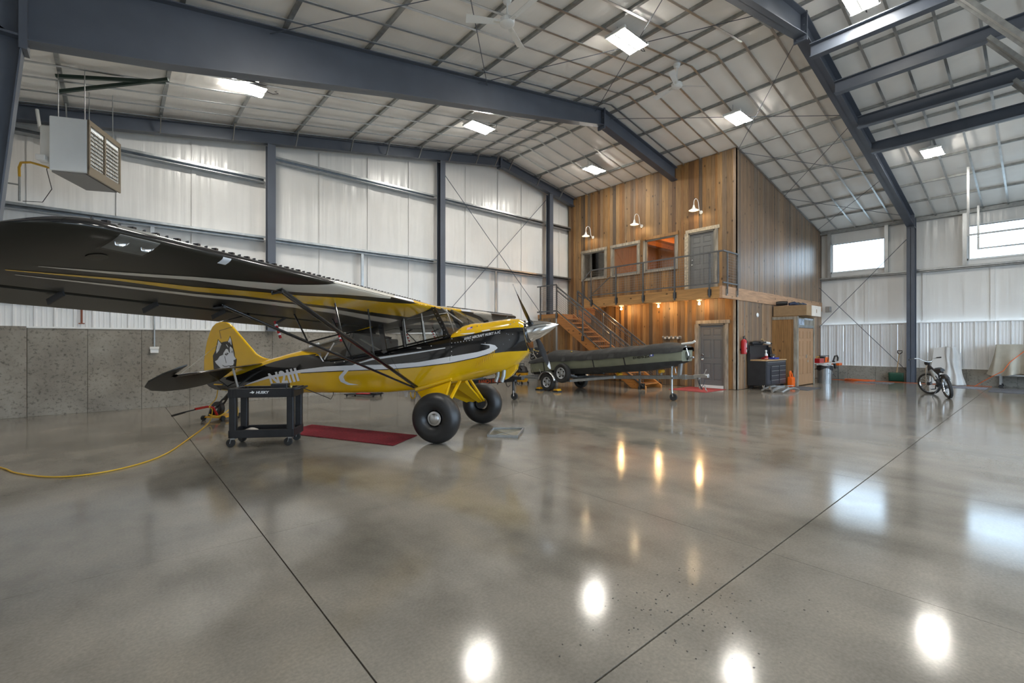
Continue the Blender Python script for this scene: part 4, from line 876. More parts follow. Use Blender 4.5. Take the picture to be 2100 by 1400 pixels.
rod('cabin_tube',[(-1.98,-.3,1.70),(-1.30,-.36,1.38)],.016,'alu'); rod('cabin_tube',[(-1.28,.3,1.80),(-.75,-.1,1.50)],.010); rod('cabin_tube',[(-1.35,.36,1.92),(-1.26,.36,1.42)],.02); rod('cabin_tube',[(-.9,-.3,1.97),(-.4,.3,2.1)],.012,'alu')
A('instrument_panel',M().bx(-.22,-.17,-.34,.34,1.6,1.82),'satin',bevel=.01)
A('door_handle',M().bx(-.66,-.58,-.412,-.396,1.455,1.472),'chrome',bevel=.004)
m=M()
for a,b in (((-1.2,1.38),(-1.0,1.05)),((-1.0,1.2),(-.2,1.37)),((-.06,1.62),(-.06,1.25))):
    P=[(lerp(a[0],b[0],t),lerp(a[1],b[1],t)) for t in [i/8 for i in range(9)]]; m.tube([(x,-(surf(x,z)+.004),z) for x,z in P],.003,4)
A('door_seam',m,'satin')
# ---- tail
finP=[(-5.62,.80),(-5.64,1.0),(-5.635,1.19),(-5.60,1.42),(-5.555,1.6),(-5.49,1.77),(-5.42,1.88),(-5.33,1.95),(-5.22,1.98),(-5.08,1.975),(-4.98,1.93),(-4.9,1.86),(-4.6,1.575),(-4.35,1.34),(-4.22,1.275),(-4.1,1.245),(-3.96,1.232),(-4.0,1.15),(-4.5,1.0),(-5.2,.80)]
A('fin',M().prism(finP,lambda a,b,t:(a,t,b),-.03,.03),'pyel',smooth=50,bevel=.018)
A('rudder_base',M().prism([(-5.62,.80),(-5.60,.74),(-5.5,.66),(-5.35,.605),(-5.2,.59),(-5.1,.70),(-5.15,.84)],lambda a,b,t:(a,t,b),-.036,.036),'pblk',smooth=50,bevel=.012)
DOG=dict(head=[(-5.27,1.63),(-5.185,1.557),(-5.122,1.574),(-5.018,1.585),(-4.962,1.697),(-4.921,1.607),(-4.914,1.507),(-4.88,1.451),(-4.852,1.362),(-4.845,1.284),(-4.797,1.223),(-4.829,1.15),(-4.859,1.105),(-4.845,1.005),(-4.838,.938),(-4.928,.936),(-5.039,.934),(-5.369,.974),(-5.378,1.11),(-5.369,1.234),(-5.397,1.291),(-5.333,1.393),(-5.298,1.518)],
 face=[(-5.122,1.304),(-5.132,1.343),(-5.06,1.434),(-5.014,1.419),(-4.994,1.372),(-4.962,1.339),(-4.939,1.344),(-4.972,1.451),(-4.953,1.482),(-4.898,1.434),(-4.884,1.384),(-4.859,1.283),(-4.811,1.23),(-4.875,1.203),(-4.862,1.155),(-4.887,1.105),(-4.969,1.09),(-4.983,1.014),(-5.164,1.009),(-5.22,1.061),(-5.305,1.128),(-5.343,1.176),(-5.277,1.207),(-5.22,1.281),(-5.136,1.295)],
 earl=[(-5.258,1.608),(-5.176,1.523),(-5.218,1.441),(-5.237,1.495),(-5.251,1.45),(-5.242,1.393),(-5.302,1.334),(-5.311,1.393),(-5.28,1.506)], earr=[(-4.962,1.675),(-4.933,1.607),(-4.925,1.504),(-4.953,1.54),(-4.969,1.607),(-4.975,1.549),(-5.011,1.574)],
 brow=[(-5.067,1.527),(-5.032,1.509),(-5.0,1.46),(-5.022,1.464)], eye=[(-5.09,1.324),(-5.053,1.349),(-5.008,1.352),(-5.0,1.336),(-5.039,1.302),(-5.074,1.304)], nose=[(-4.875,1.207),(-4.811,1.221),(-4.823,1.17),(-4.859,1.144)],
 mouth=[(-5.167,1.108),(-5.136,1.101),(-5.088,1.082),(-4.983,1.098),(-4.9,1.091),(-4.983,1.085),(-5.088,1.068),(-5.122,1.081)], eye2=[(-4.921,1.395),(-4.898,1.384),(-4.907,1.345),(-4.917,1.35)], line=[(-5.1,1.282),(-5.089,1.284),(-5.06,1.181),(-5.05,1.142),(-5.061,1.145)],
 iris=[(-5.055,1.335),(-5.035,1.34),(-5.03,1.325),(-5.05,1.318)])
for nm,key,d,mt in (('dog_head_black','head',.002,'pblk'),('dog_face_white','face',.0035,'pwht'),('dog_ear_white','earl',.0035,'pwht'),('dog_ear_white','earr',.0035,'pwht'),('dog_brow_white','brow',.0035,'pwht'),('dog_eye','eye',.005,'pblk'),('dog_eye','eye2',.005,'pblk'),('dog_nose','nose',.005,'pblk'),('dog_mouth','mouth',.005,'pblk'),('dog_cheek_line','line',.005,'pblk'),('dog_iris','iris',.006,'pwht')):
    m=M(); bm=bmesh.new(); vs=[bm.verts.new((x,-.03-d,z)) for x,z in DOG[key]]; bm.faces.new(vs); bmesh.ops.triangulate(bm,faces=bm.faces); bm.verts.index_update()
    m.add([v.co[:] for v in bm.verts],[tuple(v.index for v in f.verts) for f in bm.faces]); bm.free(); A(nm,m,mt)
m=M().tube([(-4.894,-.034,1.876),(-5.228,-.034,1.80),(-5.186,-.034,1.64)],.004,5); A('rudder_joint',m,'satin')
zs=lambda y:1.075-.065*abs(y)
for s in (-1,1):
    # stabiliser: tapering plan, thin section
    def stab(u,v):
        y=lerp(.03,1.42,u); xl=interp([(0,-4.02),(.6,-4.2),(1.2,-4.45),(1.42,-4.6)],y); a=2*PI*v; c=(xl-4.73)/2; return ((xl+-4.73)/2+(xl+4.73)/2*math.cos(a),s*y,zs(y)+.13*((xl-4.73)/2+(xl+4.73)/2*math.cos(a)+4.73)+.022*math.sin(a))
    m=M(); m.grid(stab,10,18,True); A('stabiliser',m,'pblk',smooth=60)
    P=[(-4.76,.12),(-5.13,.12),(-5.25,.4),(-5.28,.75),(-5.23,1.15),(-5.12,1.48),(-4.96,1.71),(-4.8,1.77),(-4.62,1.68),(-4.47,1.5),(-4.42,1.40),(-4.6,1.42),(-4.74,1.44)]
    A('elevator',M().prism(P,lambda x,y,t:(x,s*y,zs(y)-.01+.62*(x+4.75)+t),-.014,.014),'pund',smooth=40,bevel=.006)
    m=M()
    for i in range(14): y=.25+.085*i; m.box((-4.755,s*y,zs(y)-.015),(.03,.04,.03))
    A('elevator_hinge',m,'satin',kind='stuff')
    A('tail_brace',M().tube([(-4.78,s*.72,zs(.72)-.01),(-5.0,s*.03,.66)],.010,6),'satin'); A('tail_brace',M().tube([(-4.45,s*.45,zs(.45)+.0),(-4.75,s*.04,.63)],.02,8),'offw',smooth=True); A('tail_wire',M().tube([(-5.2,s*.03,1.56),(-4.72,s*1.3,zs(1.3))],.0035,5),'alu')
    A('trim_fitting',M().bx(-5.32,-5.12,s*.06-.02,s*.06+.02,.70,.725),'pyel')
# ---- undercarriage
for s in (-1,1):
    wx,wy,wz=(-.055,-.955,.392) if s<0 else (.063,.915,.392)
    m=M(); pr=[]
    for i in range(29):
        a=-PI*.86+2*PI*.86*i/28; pr.append((.245+.147*math.cos(a)*(1 if abs(a)<PI/2 else .92),.155*math.sin(a)*1.02))
    m.lathe(pr,(wx,wy,wz),(0,1,0),48,cap=False); m.v=[(x,y,max(z,.004)) for x,y,z in m.v]; ty=A('tyre',m,'rubber',smooth=True)
    A('wheel_hub',M().lathe([(.001,.075),(.07,.072),(.085,.06),(.09,.04),(.095,-.09),(.001,-.09)] if s>0 else [(.001,-.115),(.06,-.112),(.078,-.10),(.08,-.085),(.11,-.08),(.115,.05),(.001,.06)],(wx,wy,wz),(0,1,0),28),'alu' if s<0 else 'galv',ty,smooth=True)
    if s>0: A('brake_disc',M().lathe([(.05,-.11),(.095,-.11),(.095,-.10),(.05,-.10)],(wx,wy,wz),(0,1,0),24),'satin',ty)
    ax_=(wx,s*.80,.42)
    def plate(name,a,b,c,t=.02):
        a,b,c=Vector(a),Vector(b),Vector(c); n=(b-a).cross(c-a).normalized()*t; m=M(); m.add([a-n,b-n,c-n,a+n,b+n,c+n],[(0,1,2),(3,4,5),(0,1,4,3),(1,2,5,4),(2,0,3,5)]); return A(name,m,'pyel',bevel=.008)
    A('gear_leg_fairing',M().hex8([Vector(p) for p in ((-.68,s*.36,.72),(-.06,s*.37,.92),(-.02,s*.84,.50),(-.16,s*.84,.42),(-.66,s*.34,.68),(-.06,s*.33,.88),(-.02,s*.80,.44),(-.16,s*.80,.38))]),'pyel',bevel=.01)
    A('gear_strut',M().beam((.05,s*.2,.93),(wx+.06,s*.82,.45),.05,.04),'pyel',bevel=.01); A('gear_saddle',M().hex8([Vector(p) for p in ((-.70,s*.30,.70),(-.04,s*.30,.90),(-.04,s*.405,.93),(-.70,s*.405,.73),(-.70,s*.30,.80),(-.04,s*.30,.98),(-.04,s*.402,.97),(-.70,s*.402,.79))]),'pyel',bevel=.015)
    A('axle',M().cyl((wx,s*.80,wz),(wx,wy,wz),.03,12),'satin')
A('gear_web',M().hex8([Vector(p) for p in ((-.22,.1,.80),(.02,.1,.86),(.10,.80,.43),(.02,.80,.41),(-.22,.12,.84),(.02,.12,.90),(.10,.82,.46),(.02,.82,.44))]),'pyel')
tw=A('tail_wheel',M().lathe([(.05,-.05),(.1,-.055),(.135,-.04),(.14,0),(.135,.04),(.1,.055),(.05,.05)],(-5.3,0,.22),(0,1,0),24),'rubber',smooth=True)
A('tail_wheel_fork',M().beam((-5.3,-.07,.22),(-5.12,-.05,.42),.02,.03).beam((-5.3,.07,.22),(-5.12,.05,.42),.02,.03).beam((-5.14,0,.40),(-4.95,0,.585),.09,.03),'satin'); A('tail_wheel_hub',M().cyl((-5.3,-.06,.22),(-5.3,.06,.22),.05,14),'alu',tw)
A('belly_antenna',M().prism([(-1.02,.70),(-.94,.70),(-.95,.60),(-.985,.60)],lambda a,b,t:(a,t,b),-.2,-.19),'offw'); A('fuel_drain',M().tube([(-.86,-.25,.70),(-.85,-.25,.62),(-.82,-.25,.585),(-.78,-.25,.6),(-.77,-.25,.7)],.011,8),'pyel',smooth=True)
# ============================================================ LOOSE THINGS
L_=dict(local=True)
# ---- unit heater
hd=math.radians(49.34+16.8); u=Vector((math.cos(hd),math.sin(hd),0)); nn=Vector((u.y,-u.x,0)); A0=Vector((-.389,11.67,4.69))
t=thing('unit_heater','grey white gas unit heater with louvred face hung below the left roof','heater',(-.389,11.67,4.69),hd)
# local x along the grille, local -y is the blowing side
m=M().bx(0,1.13,.02,.60,.03,1.03); ob('cabinet',m,mat('pale_grey_enamel',(.86,.90,.92),.35,var=.02),t,bevel=.025,local=True)
fr=ob('grille_frame',M().bx(0,1.13,-.01,.025,0,.17).bx(0,1.13,-.01,.025,.93,1.03).bx(0,.05,-.01,.025,.1,1).bx(1.08,1.13,-.01,.025,.1,1).bx(.53,.58,-.008,.03,.1,.95),'heat',t,bevel=.006,local=True)
ob('grille_back',M().bx(.05,1.08,.022,.03,.15,.93),'darkin',t,local=True)
for s in range(2):
    for k in range(9): ob('louvre',M().box((.29+.53*s,.012,.225+.075*k),(.47,.03,.007),R=Matrix.Rotation(.15,3,'X')),'heat',t,local=True)
    for k in range(11): ob('vane',M().bx((.09+.042*k+.53*s),(.093+.042*k+.53*s),.012,.022,.17,.86),'heat',t,local=True)
ob('base_panel',M().bx(.03,1.1,.05,.57,.0,.03),mat('grey_sheet',(.22,.21,.20),.5),t,local=True)
ob('fan_housing',M().bx(.12,1.0,.60,.80,.18,.88),'offw',t,bevel=.02,local=True); ob('fan_guard',M().tube([(.56+.33*math.cos(a),.84,.55+.33*math.sin(a)) for a in [2*PI*i/24 for i in range(24)]],.012,6,True).tube([(.56+.2*math.cos(a),.86,.55+.2*math.sin(a)) for a in [2*PI*i/24 for i in range(24)]],.008,6,True),'white',t,local=True,smooth=True)
ob('control_box',M().bx(.0,.14,.66,.80,.20,.30),'white',t,bevel=.01,local=True)
for x,y in ((.08,.1),(1.05,.1),(.08,.5),(1.05,.5)): ob('hanger_rod',M().cyl((x,y,1.03),(x,y,2.0),.008,6),'galv',t,local=True)
g=thing('gas_line','yellow gas line and grey drip leg feeding the wall heater','pipe',(-1.45,13.85,4.7))
ob('flex_hose',M().tube([(-1.5,13.7,4.95),(-1.5,13.65,5.12),(-1.46,13.55,5.2),(-1.3,13.3,5.17),(-1.0,12.9,5.02),(-.75,12.6,4.95),(-.3,12.4,4.92)],.022,8),'ycord',g,smooth=True)
ob('pipe',M().tube([(-1.5,13.7,4.98),(-1.5,13.7,4.45)],.02,8).tube([(-2.1,13.75,4.8),(-1.5,13.7,4.78)],.016,8),'galvd',g); ob('valve',M().bx(-.52,-.36,12.42,12.52,4.86,4.98),'alu',g,bevel=.015); ob('vent_tube',M().tube([(-1.25,13.7,7-.6),(-1.2,13.6,6.0),(-.9,13.0,5.9)],.03,8),'offw',g,smooth=True)
o=ob('control_wire',M().tube([(-.95,12.6,5.3),(-1.05,13.0,5.0),(-1.0,13.3,4.7),(-1.15,13.5,4.45),(-1.45,13.68,4.45)],.007,6),'satin'); tag(o,'thin dark wire looping down from the wall heater','wire')
for (p,q),lb in zip((((-.85,12.0,6.50),(.75,11.5,6.76)),((-.85,12.6,6.46),(.78,11.3,6.74))),('rear','front')):
    o=ob('support_angle',M().beam(p,q,.05,.06),mat('dark_green_steel_'+lb,(.02,.045,.035),.5)); tag(o,'dark green steel bar under the roof carrying the wall heater, '+lb+' of two','bar','heater support bars')
# ---- ceiling fans
for (x,y,z),ph,lb in (((5.22,6.21,7.2),.5,'at the top centre of the picture'),((10.73,6.11,8.05),1.4,'in front of the ridge, right of centre')):
    t=thing('ceiling_fan','white three-blade industrial ceiling fan '+lb,'fan',(x,y,z),ph,'ceiling fans')
    zt=zc(x)-z-.07
    ob('canopy',M().lathe([(.03,-.1),(.07,-.08),(.09,0)],(0,0,zt),(0,0,1),16),'white',t,smooth=True,local=True); ob('down_rod',M().cyl((0,0,.06),(0,0,zt),.014,10).lathe([(.05,.06),(.02,.16)],(0,0,0),(0,0,1),14),'white',t,smooth=True,local=True)
    ob('motor',M().lathe([(.02,-.07),(.10,-.065),(.13,-.04),(.135,.03),(.10,.06),(.05,.09)],(0,0,0),(0,0,1),24),'white',t,smooth=True,local=True)
    for k in range(3):
        R=Matrix.Rotation(2*PI*k/3,3,'Z'); m=M(); m.hex8([R@Vector(p) for p in ((.12,-.05,-.03),(.72,-.075,-.045),(.72,.075,.0),(.12,.05,-.01),(.12,-.05,-.024),(.72,-.075,-.039),(.72,.075,.006),(.12,.05,-.004))]); b=ob('blade',m,'white',t,local=True)
        ob('blade_bracket',(lambda m:(m.beam(R@Vector((.08,0,-.02)),R@Vector((.24,0,-.02)),.05,.012),m)[1])(M()),'offw',b,local=True)
# ---- utility cart
ct=thing('utility_cart','black plastic two-shelf service cart with white HUSKY lettering','cart',(1.77,7.86,0),math.atan2(-.54,.84))
def tray(name,z0,z1,zd):
    o=ob(name,M().bx(-.46,.46,-.24,-.205,z0,z1).bx(-.46,.46,.205,.24,z0,z1).bx(-.46,-.425,-.24,.24,z0,z1).bx(.425,.46,-.24,.24,z0,z1).bx(-.44,.44,-.22,.22,zd-.02,zd),'black',ct,bevel=.012,local=True); return o
tt=tray('tray',.735,.87,.80); bt=tray('tray',.135,.255,.19)
for x in (-.405,.405):
    for y in (-.195,.195):
        ob('leg',M().bx(x-.05,x+.05,y-.04,y+.04,.235,.76),'black',ct,bevel=.012,local=True); ob('corner_rib',M().bx(x-.056,x-.04,y-.047,y+.047,.74,.872).bx(x-.01,x+.01,y-.05,y+.05,.74,.86).bx(x+.04,x+.056,y-.047,y+.047,.74,.872),'black',tt,local=True)
        cs=ob('caster_fork',M().bx(x-.03,x+.03,y-.035,y+.035,.115,.14).beam((x-.02,y-.03,.12),(x-.035,y-.03,.06),.03,.006).beam((x-.02,y+.03,.12),(x-.035,y+.03,.06),.03,.006),'galv',ct,local=True)
        ob('caster_wheel',M().lathe([(.02,-.02),(.055,-.02),(.062,-.012),(.062,.012),(.055,.02),(.02,.02)],(x-.035,y,.062),(0,1,0),20),'tread',cs,smooth=True,local=True)
ob('handle',M().tube([(.46,-.2,.85),(.53,-.18,.86),(.54,0,.86),(.53,.18,.86),(.46,.2,.85)],.016,8),'black',ct,smooth=True,local=True)
vs,fs=text_mesh('HUSKY',1,.035,.25); w_=max(v[0] for v in vs)
ob('brand_lettering',M().add([(-.075+.19*v[0]/w_,-.2425,.795+.052*v[1]) for v in vs],fs),'white',tt,local=True)
m=M(); m.add([(x,-.2425,z) for x,z in ((-.165,.81),(-.13,.822),(-.125,.84),(-.11,.825),(-.09,.822),(-.10,.805),(-.115,.80),(-.11,.79),(-.13,.803))],[tuple(range(9))]); ob('brand_mark',m,'white',tt,local=True)
o=ob('paper_sheet',M().grid(lambda a,b:(ct.location.x+.84*(-.38+.2*a)+.54*(-.15+.3*b),ct.location.y-.54*(-.38+.2*a)+.84*(-.15+.3*b),.196+.03*math.sin(a*PI)),6,4),'cardw',solid=.002); tag(o,'pale crumpled paper on the lower shelf of the black cart','paper')
def cartp(x,y,z): return (1.77+.8412*x+.5408*y,7.86-.5408*x+.8412*y,z)
t=thing('battery_charger','small black charger box on top of the black cart','charger',cartp(.2,-.02,.80),math.atan2(-.54,.84))
ob('body',M().bx(-.12,.12,-.07,.07,.0,.13),'black',t,bevel=.012,local=True); ob('knob',M().cyl((.15,0,.06),(.15,0,.09),.03,12),'brass',t,local=True); ob('lead_clip',M().bx(.12,.2,-.04,.04,0,.05),'satin',t,local=True,bevel=.008)
o=ob('charger_lead',M().tube([cartp(.42,.0,.86),cartp(.52,.05,.84),(2.62,7.72,.66),(2.75,7.9,.60),(2.95,8.35,.62),(3.05,8.62,.78),(3.06,8.72,1.0)],.006,6),'satin',smooth=True); tag(o,'thin black lead hanging from the cart to the yellow fuselage','cable')
o=ob('tangled_lead',M().tube([cartp(-.35,.0,.81),cartp(-.2,.1,.83),cartp(-.05,-.05,.82),cartp(.0,.1,.84),cartp(-.25,-.1,.82),cartp(-.1,-.16,.815)],.008,6),'satin',smooth=True); tag(o,'black tangled lead lying in the top tray of the cart','cable')
# ---- cords
def cord(name,pts,r,mt,label):
    P=[Vector(p) for p in pts]; Q=[]
    for i in range(len(P)-1):
        p0,p1,p2,p3=P[max(i-1,0)],P[i],P[i+1],P[min(i+2,len(P)-1)]
        for k in range(7):
            t=k/7; Q.append(.5*((2*p1)+(p2-p0)*t+(2*p0-5*p1+4*p2-p3)*t*t+(3*p1-p0-3*p2+p3)*t**3))
    Q.append(P[-1]); o=ob(name,M().tube(Q,r,8),mt,smooth=True); return tag(o,label,'cord')
cord('extension_cord',[(-1.6,9.4,.011),(-1.09,8.45,.011),(-.889,7.95,.011),(-.545,7.45,.011),(-.167,7.33,.011),(.22,7.54,.011),(.55,8.05,.011),(.929,9.15,.011),(1.2,10.0,.011),(1.38,10.55,.06),(1.42,10.62,.25),(1.36,10.5,.33),(1.5,10.75,.45),(1.55,10.9,.6)],.009,'ycord','long yellow extension cord snaking over the floor at the left')
cord('cord_tail',[(1.33,10.35,.2),(1.5,10.3,.16),(1.75,10.4,.35),(1.8,10.6,.55),(1.78,10.7,.5),(1.85,10.6,.25),(1.83,10.5,.1)],.010,'ycord','short yellow cord loop hanging by the tail wheel')
# ---- tail dolly
t=thing('tail_dolly','low tail dolly with a yellow base and a red and black handle','dolly',(1.574,11.03,0))
dd=Vector((-.77,-.64,0)).normalized(); sd=Vector((-dd.y,dd.x,0)); B0=Vector((1.62,10.98,0))
def dl(a,b,z): return B0+dd*a+sd*b+Vector((0,0,z))
ob('base',M().hex8([dl(-.25,-.2,.05),dl(.2,-.2,.05),dl(.2,.2,.05),dl(-.25,.2,.05),dl(-.25,-.2,.08),dl(.2,-.2,.08),dl(.2,.2,.08),dl(-.25,.2,.08)]),'yplast',t,bevel=.008)
for a,b in ((.2,-.22),(.2,.22),(-.25,-.2),(-.25,.2)): ob('wheel',M().cyl(dl(a,b-.02,.05),dl(a,b+.02,.05),.05,16),'tread',t,smooth=True)
ob('dolly_plate',M().hex8([dl(-.22,-.2,.08),dl(.12,-.2,.08),dl(.12,-.17,.08),dl(-.22,-.17,.08),dl(-.18,-.2,.26),dl(.05,-.2,.26),dl(.05,-.17,.26),dl(-.18,-.17,.26)]),'satin',t)
ob('handle_tube',M().tube([dl(.1,0,.1),dl(.2,0,.26),dl(.34,0,.30),dl(.62,0,.29)],.024,10),'redp',t,smooth=True); ob('handle_rod',M().tube([dl(.6,0,.285),dl(.88,0,.265)],.012,8),'satin',t); ob('handle_grip',M().tube([dl(.85,0,.265),dl(1.12,0,.24)],.018,10),'black',t,smooth=True)
# ---- carpet, drip tray
m=M(); q=[(2.81,9.08),(3.82,6.885),(3.163,6.434),(2.157,8.63)]; m.prism(q,lambda a,b,t:(a,b,t),.001,.011); o=ob('carpet_runner',m,'red',bevel=.003); tag(o,'dark red carpet runner lying under the aircraft beside the black cart','carpet')
t=thing('drip_tray','shallow square metal drip tray with oil stains beside the far wheel','tray',(5.05,6.05,0)); q=[Vector(p) for p in ((4.64,6.02,0),(5.11,6.46,0),(5.52,6.11,0),(4.97,5.65,0))]
ob('pan',M().prism([(p.x,p.y) for p in q],lambda a,b,t:(a,b,t),.003,.010),mat('oily_tin',(.45,.43,.36),.3,.7,col2=(.20,.17,.06),vscale=5),t)
for a,b in zip(q,q[1:]+q[:1]): ob('rim',M().beam(a+Vector((0,0,.022)),b+Vector((0,0,.022)),.02,.04),'galv',t)
m=M(); m.beam(q[0]+Vector((0,0,.012)),q[2]+Vector((0,0,.012)),.012,.006).beam(q[1]+Vector((0,0,.012)),q[3]+Vector((0,0,.012)),.012,.006); ob('crease',m,'galv',t)
m=M(); random.seed(3)
for i in range(110):
    a=random.gauss(0,.35); b=random.gauss(0,.22); p=Vector((2.45+a,1.36+b,0)); s=random.uniform(.002,.005); m.box((p.x,p.y,s*.4),(s*2,s*1.4,s*.8),rz=random.random()*3)
o=ob('floor_grit',m,'concjoint',kind='stuff'); tag(o,'dark grit scattered along the floor joint in the foreground','grit')
# ---- wheels for trailers
def wheel(par,c,ax,r,w_,rimr,nm='wheel'):
    c=Vector(c); ax=Vector(ax)
    ty=ob(nm,M().lathe([(rimr,-w_*.42),(r*.88,-w_*.5),(r*.97,-w_*.40),(r,-w_*.2),(r,w_*.2),(r*.97,w_*.40),(r*.88,w_*.5),(rimr,w_*.42)],c,ax,32,cap=False),'tread',par,smooth=True)
    rm=ob('rim',M().lathe([(rimr,w_*.42),(rimr*.96,w_*.46),(rimr*.86,w_*.36),(rimr*.55,w_*.22),(rimr*.42,w_*.30),(rimr*.2,w_*.30),(rimr*.2,w_*.42),(.002,w_*.42)],c,ax,28,cap=False),'rim',ty,smooth=True)
    a=ax.orthogonal().normalized(); b=ax.cross(a)
    m=M()
    for k in range(5):
        t=2*PI*k/5; d=a*math.cos(t)+b*math.sin(t); m.cyl(c+d*rimr*.68+ax*w_*.26,c+d*rimr*.68+ax*w_*.34,rimr*.16,8)
    ob('rim_slot',m,'darkin',ty)
    return ty
# ---- boat on its trailer
def bsec(Y):
    s=(11.55-Y)/(11.55-6.15)         # 0 stern .. 1 bow
    zt=interp([(6.2,1.36),(7.4,1.22),(8.8,1.085),(10.5,.98),(11.55,.885)],Y); zl=interp([(6.3,1.09),(8.39,.86),(10.2,.70),(11.55,.54)],Y); zb=interp([(6.25,1.07),(6.5,.96),(6.85,.86),(7.4,.77),(9.8,.58),(11.55,.47)],Y)
    hw=.66*(1-max(0,(s-.72)/.28)**2*.62); return zt,zl,zb,hw
bt_=thing('jon_boat','olive jon boat under a black cover on the silver trailer','boat',(11.4,9,0))
def hull(u,v):
    Y=lerp(11.55,6.2,u); zt,zl,zb,hw=bsec(Y); k=v*8
    pts=[(-hw,zt),(-hw*.985,lerp(zt,zl,.5)),(-hw*.96,zl),(-hw*.78,zb),(0,zb-.02),(hw*.78,zb),(hw*.96,zl),(hw*.985,lerp(zt,zl,.5)),(hw,zt)]
    p=pts[round(k)]; return (11.4+p[0],Y,p[1])
m=M(); m.grid(hull,26,8)
for i in range(len(m.f)):
    j=i%8
    if j in (2,3,4,5): m.mi[i]=1
for Y in (11.55,6.2):
    zt,zl,zb,hw=bsec(Y); m.add([(11.4-hw,Y,zt),(11.4-hw*.96,Y,zl),(11.4-hw*.78,Y,zb),(11.4+hw*.78,Y,zb),(11.4+hw*.96,Y,zl),(11.4+hw,Y,zt)],[tuple(range(6))])
ob('hull',m,['olive','cover'],bt_,smooth=35)
for Y in (10.88,8.8,7.7):
    zt,zl,zb,hw=bsec(Y); ob('cover_strap',M().beam((11.4-hw-.006,Y+.04,zt),(11.4-hw*.965-.008,Y-.02,zl-.02),.035,.006,(1,0,0)),'black',bt_)
def cov(u,v):
    Y=lerp(11.62,6.16,u); zt,zl,zb,hw=bsec(max(6.2,min(11.55,Y))); rt=interp([(6.16,1.44),(6.3,1.51),(6.7,1.555),(7.5,1.47),(8.7,1.38),(9.6,1.27),(10.2,1.28),(10.6,1.33),(11.0,1.18),(11.3,1.07),(11.62,.96)],Y)
    a=PI*v; c=math.cos(a); sn=math.sin(a); x=-(hw+.025)*math.copysign(abs(c)**.55,c); z=zt-.0+(rt-zt)*sn**.9
    if v<.08 or v>.92: z=zt-.01-.01*math.sin(Y*9)-(.03 if v in (0,1) else 0)
    z+=.012*math.sin(Y*7+v*11)*math.sin(v*PI)+.01*math.sin(Y*17+v*5)*math.sin(v*PI); return (11.4+x,Y,z)
m=M(); m.grid(cov,90,26); ob('boat_cover',m,'cover',bt_,smooth=70)
vs,fs=text_mesh('ID-4573-ZA',1,.03); w_=max(v[0] for v in vs)
def side(u,h): Y=lerp(7.43,6.96,u); zt,zl,zb,hw=bsec(Y); k=h; z=zl+(zt-zl)*k; return (11.4-hw*lerp(.96,1,k)-.008,Y,z)
ob('registration_lettering',M().add([side(v[0]/w_,.57+.30*v[1]) for v in vs],fs),'pblk',bt_)
ob('blue_sticker',M().add([side(1.02,.66),side(1.22,.66),side(1.22,.98),side(1.02,.98)],[(0,1,2,3)]),'blue',bt_); ob('sticker_centre',M().add([(p[0]-.004,p[1],p[2]) for p in (side(1.07,.72),side(1.16,.72),side(1.16,.92),side(1.07,.92))],[(0,1,2,3)]),'white',bt_)
ob('bow_light',M().tube([(11.4,6.35,1.52),(11.4,6.05,1.56),(11.4,5.98,1.60)],.03,10),'offw',bt_,smooth=True); ob('cover_buckle',M().lathe([(.001,.03),(.03,.02),(.035,0)],(11.0,9.9,1.27),(-.5,0,.8),12),'brass',bt_,smooth=True)
ob('cover_tear',M().grid(lambda a,b:(11.4-.46+.10*b,lerp(9.95,8.95,a),1.195+.012*math.sin(a*23)+.05*b-.02*a),16,3),'darkin',bt_)
en=ob('outboard_engine',M().bx(11.2,11.6,11.62,12.05,.95,1.28).cyl((11.4,11.8,1.25),(11.4,11.8,1.40),.17,16).bx(11.35,11.45,11.6,11.75,.5,1.0),'satin',bt_,bevel=.02)
random.seed(11)
for k in range(9):
    p=Vector((11.15+random.uniform(0,.1),11.62+random.uniform(0,.42),.98+random.uniform(0,.36))); ob('chrome_fitting',M().lathe([(.001,.03),(.02,.025),(.028,0),(.02,-.03)],p,(-1,random.uniform(-.5,.5),.3),10),'chrome' if k%3 else 'brass',en,smooth=True)
ob('tiller_arm',M().tube([(11.3,11.55,1.15),(11.2,11.25,1.2),(11.18,11.1,1.26)],.018,8),'satin',en,smooth=True); ob('exhaust',M().tube([(11.18,11.9,1.3),(11.1,11.75,1.15),(11.12,11.6,.98)],.025,8),'chrome',en,smooth=True); ob('fuel_line',M().tube([(11.2,11.6,1.25),(11.05,11.75,1.32),(11.12,12.0,1.2),(11.05,12.05,1.0)],.012,6),'brass',en,smooth=True)
tr=thing('boat_trailer','silver galvanised boat trailer with spare wheel and winch post','trailer',(11.4,8.5,0))
zt_=lambda Y:lerp(.41,.683,(10.5-Y)/4.87)
ob('tongue_beam',M().beam((11.4,11.7,zt_(11.7)),(11.4,5.85,zt_(5.85)),.08,.10),'galv',tr,bevel=.006); ob('coupler',M().beam((11.4,6.0,zt_(6.0)+.02),(11.4,5.62,zt_(5.6)+.03),.09,.09).beam((11.4,5.74,zt_(5.7)+.06),(11.4,5.68,zt_(5.7)+.2),.03,.02).lathe([(.02,0),(.05,.02),(.06,.06),(.04,.09)],(11.4,5.66,zt_(5.66)-.02),(0,0,1),14),'alu',tr,bevel=.006)
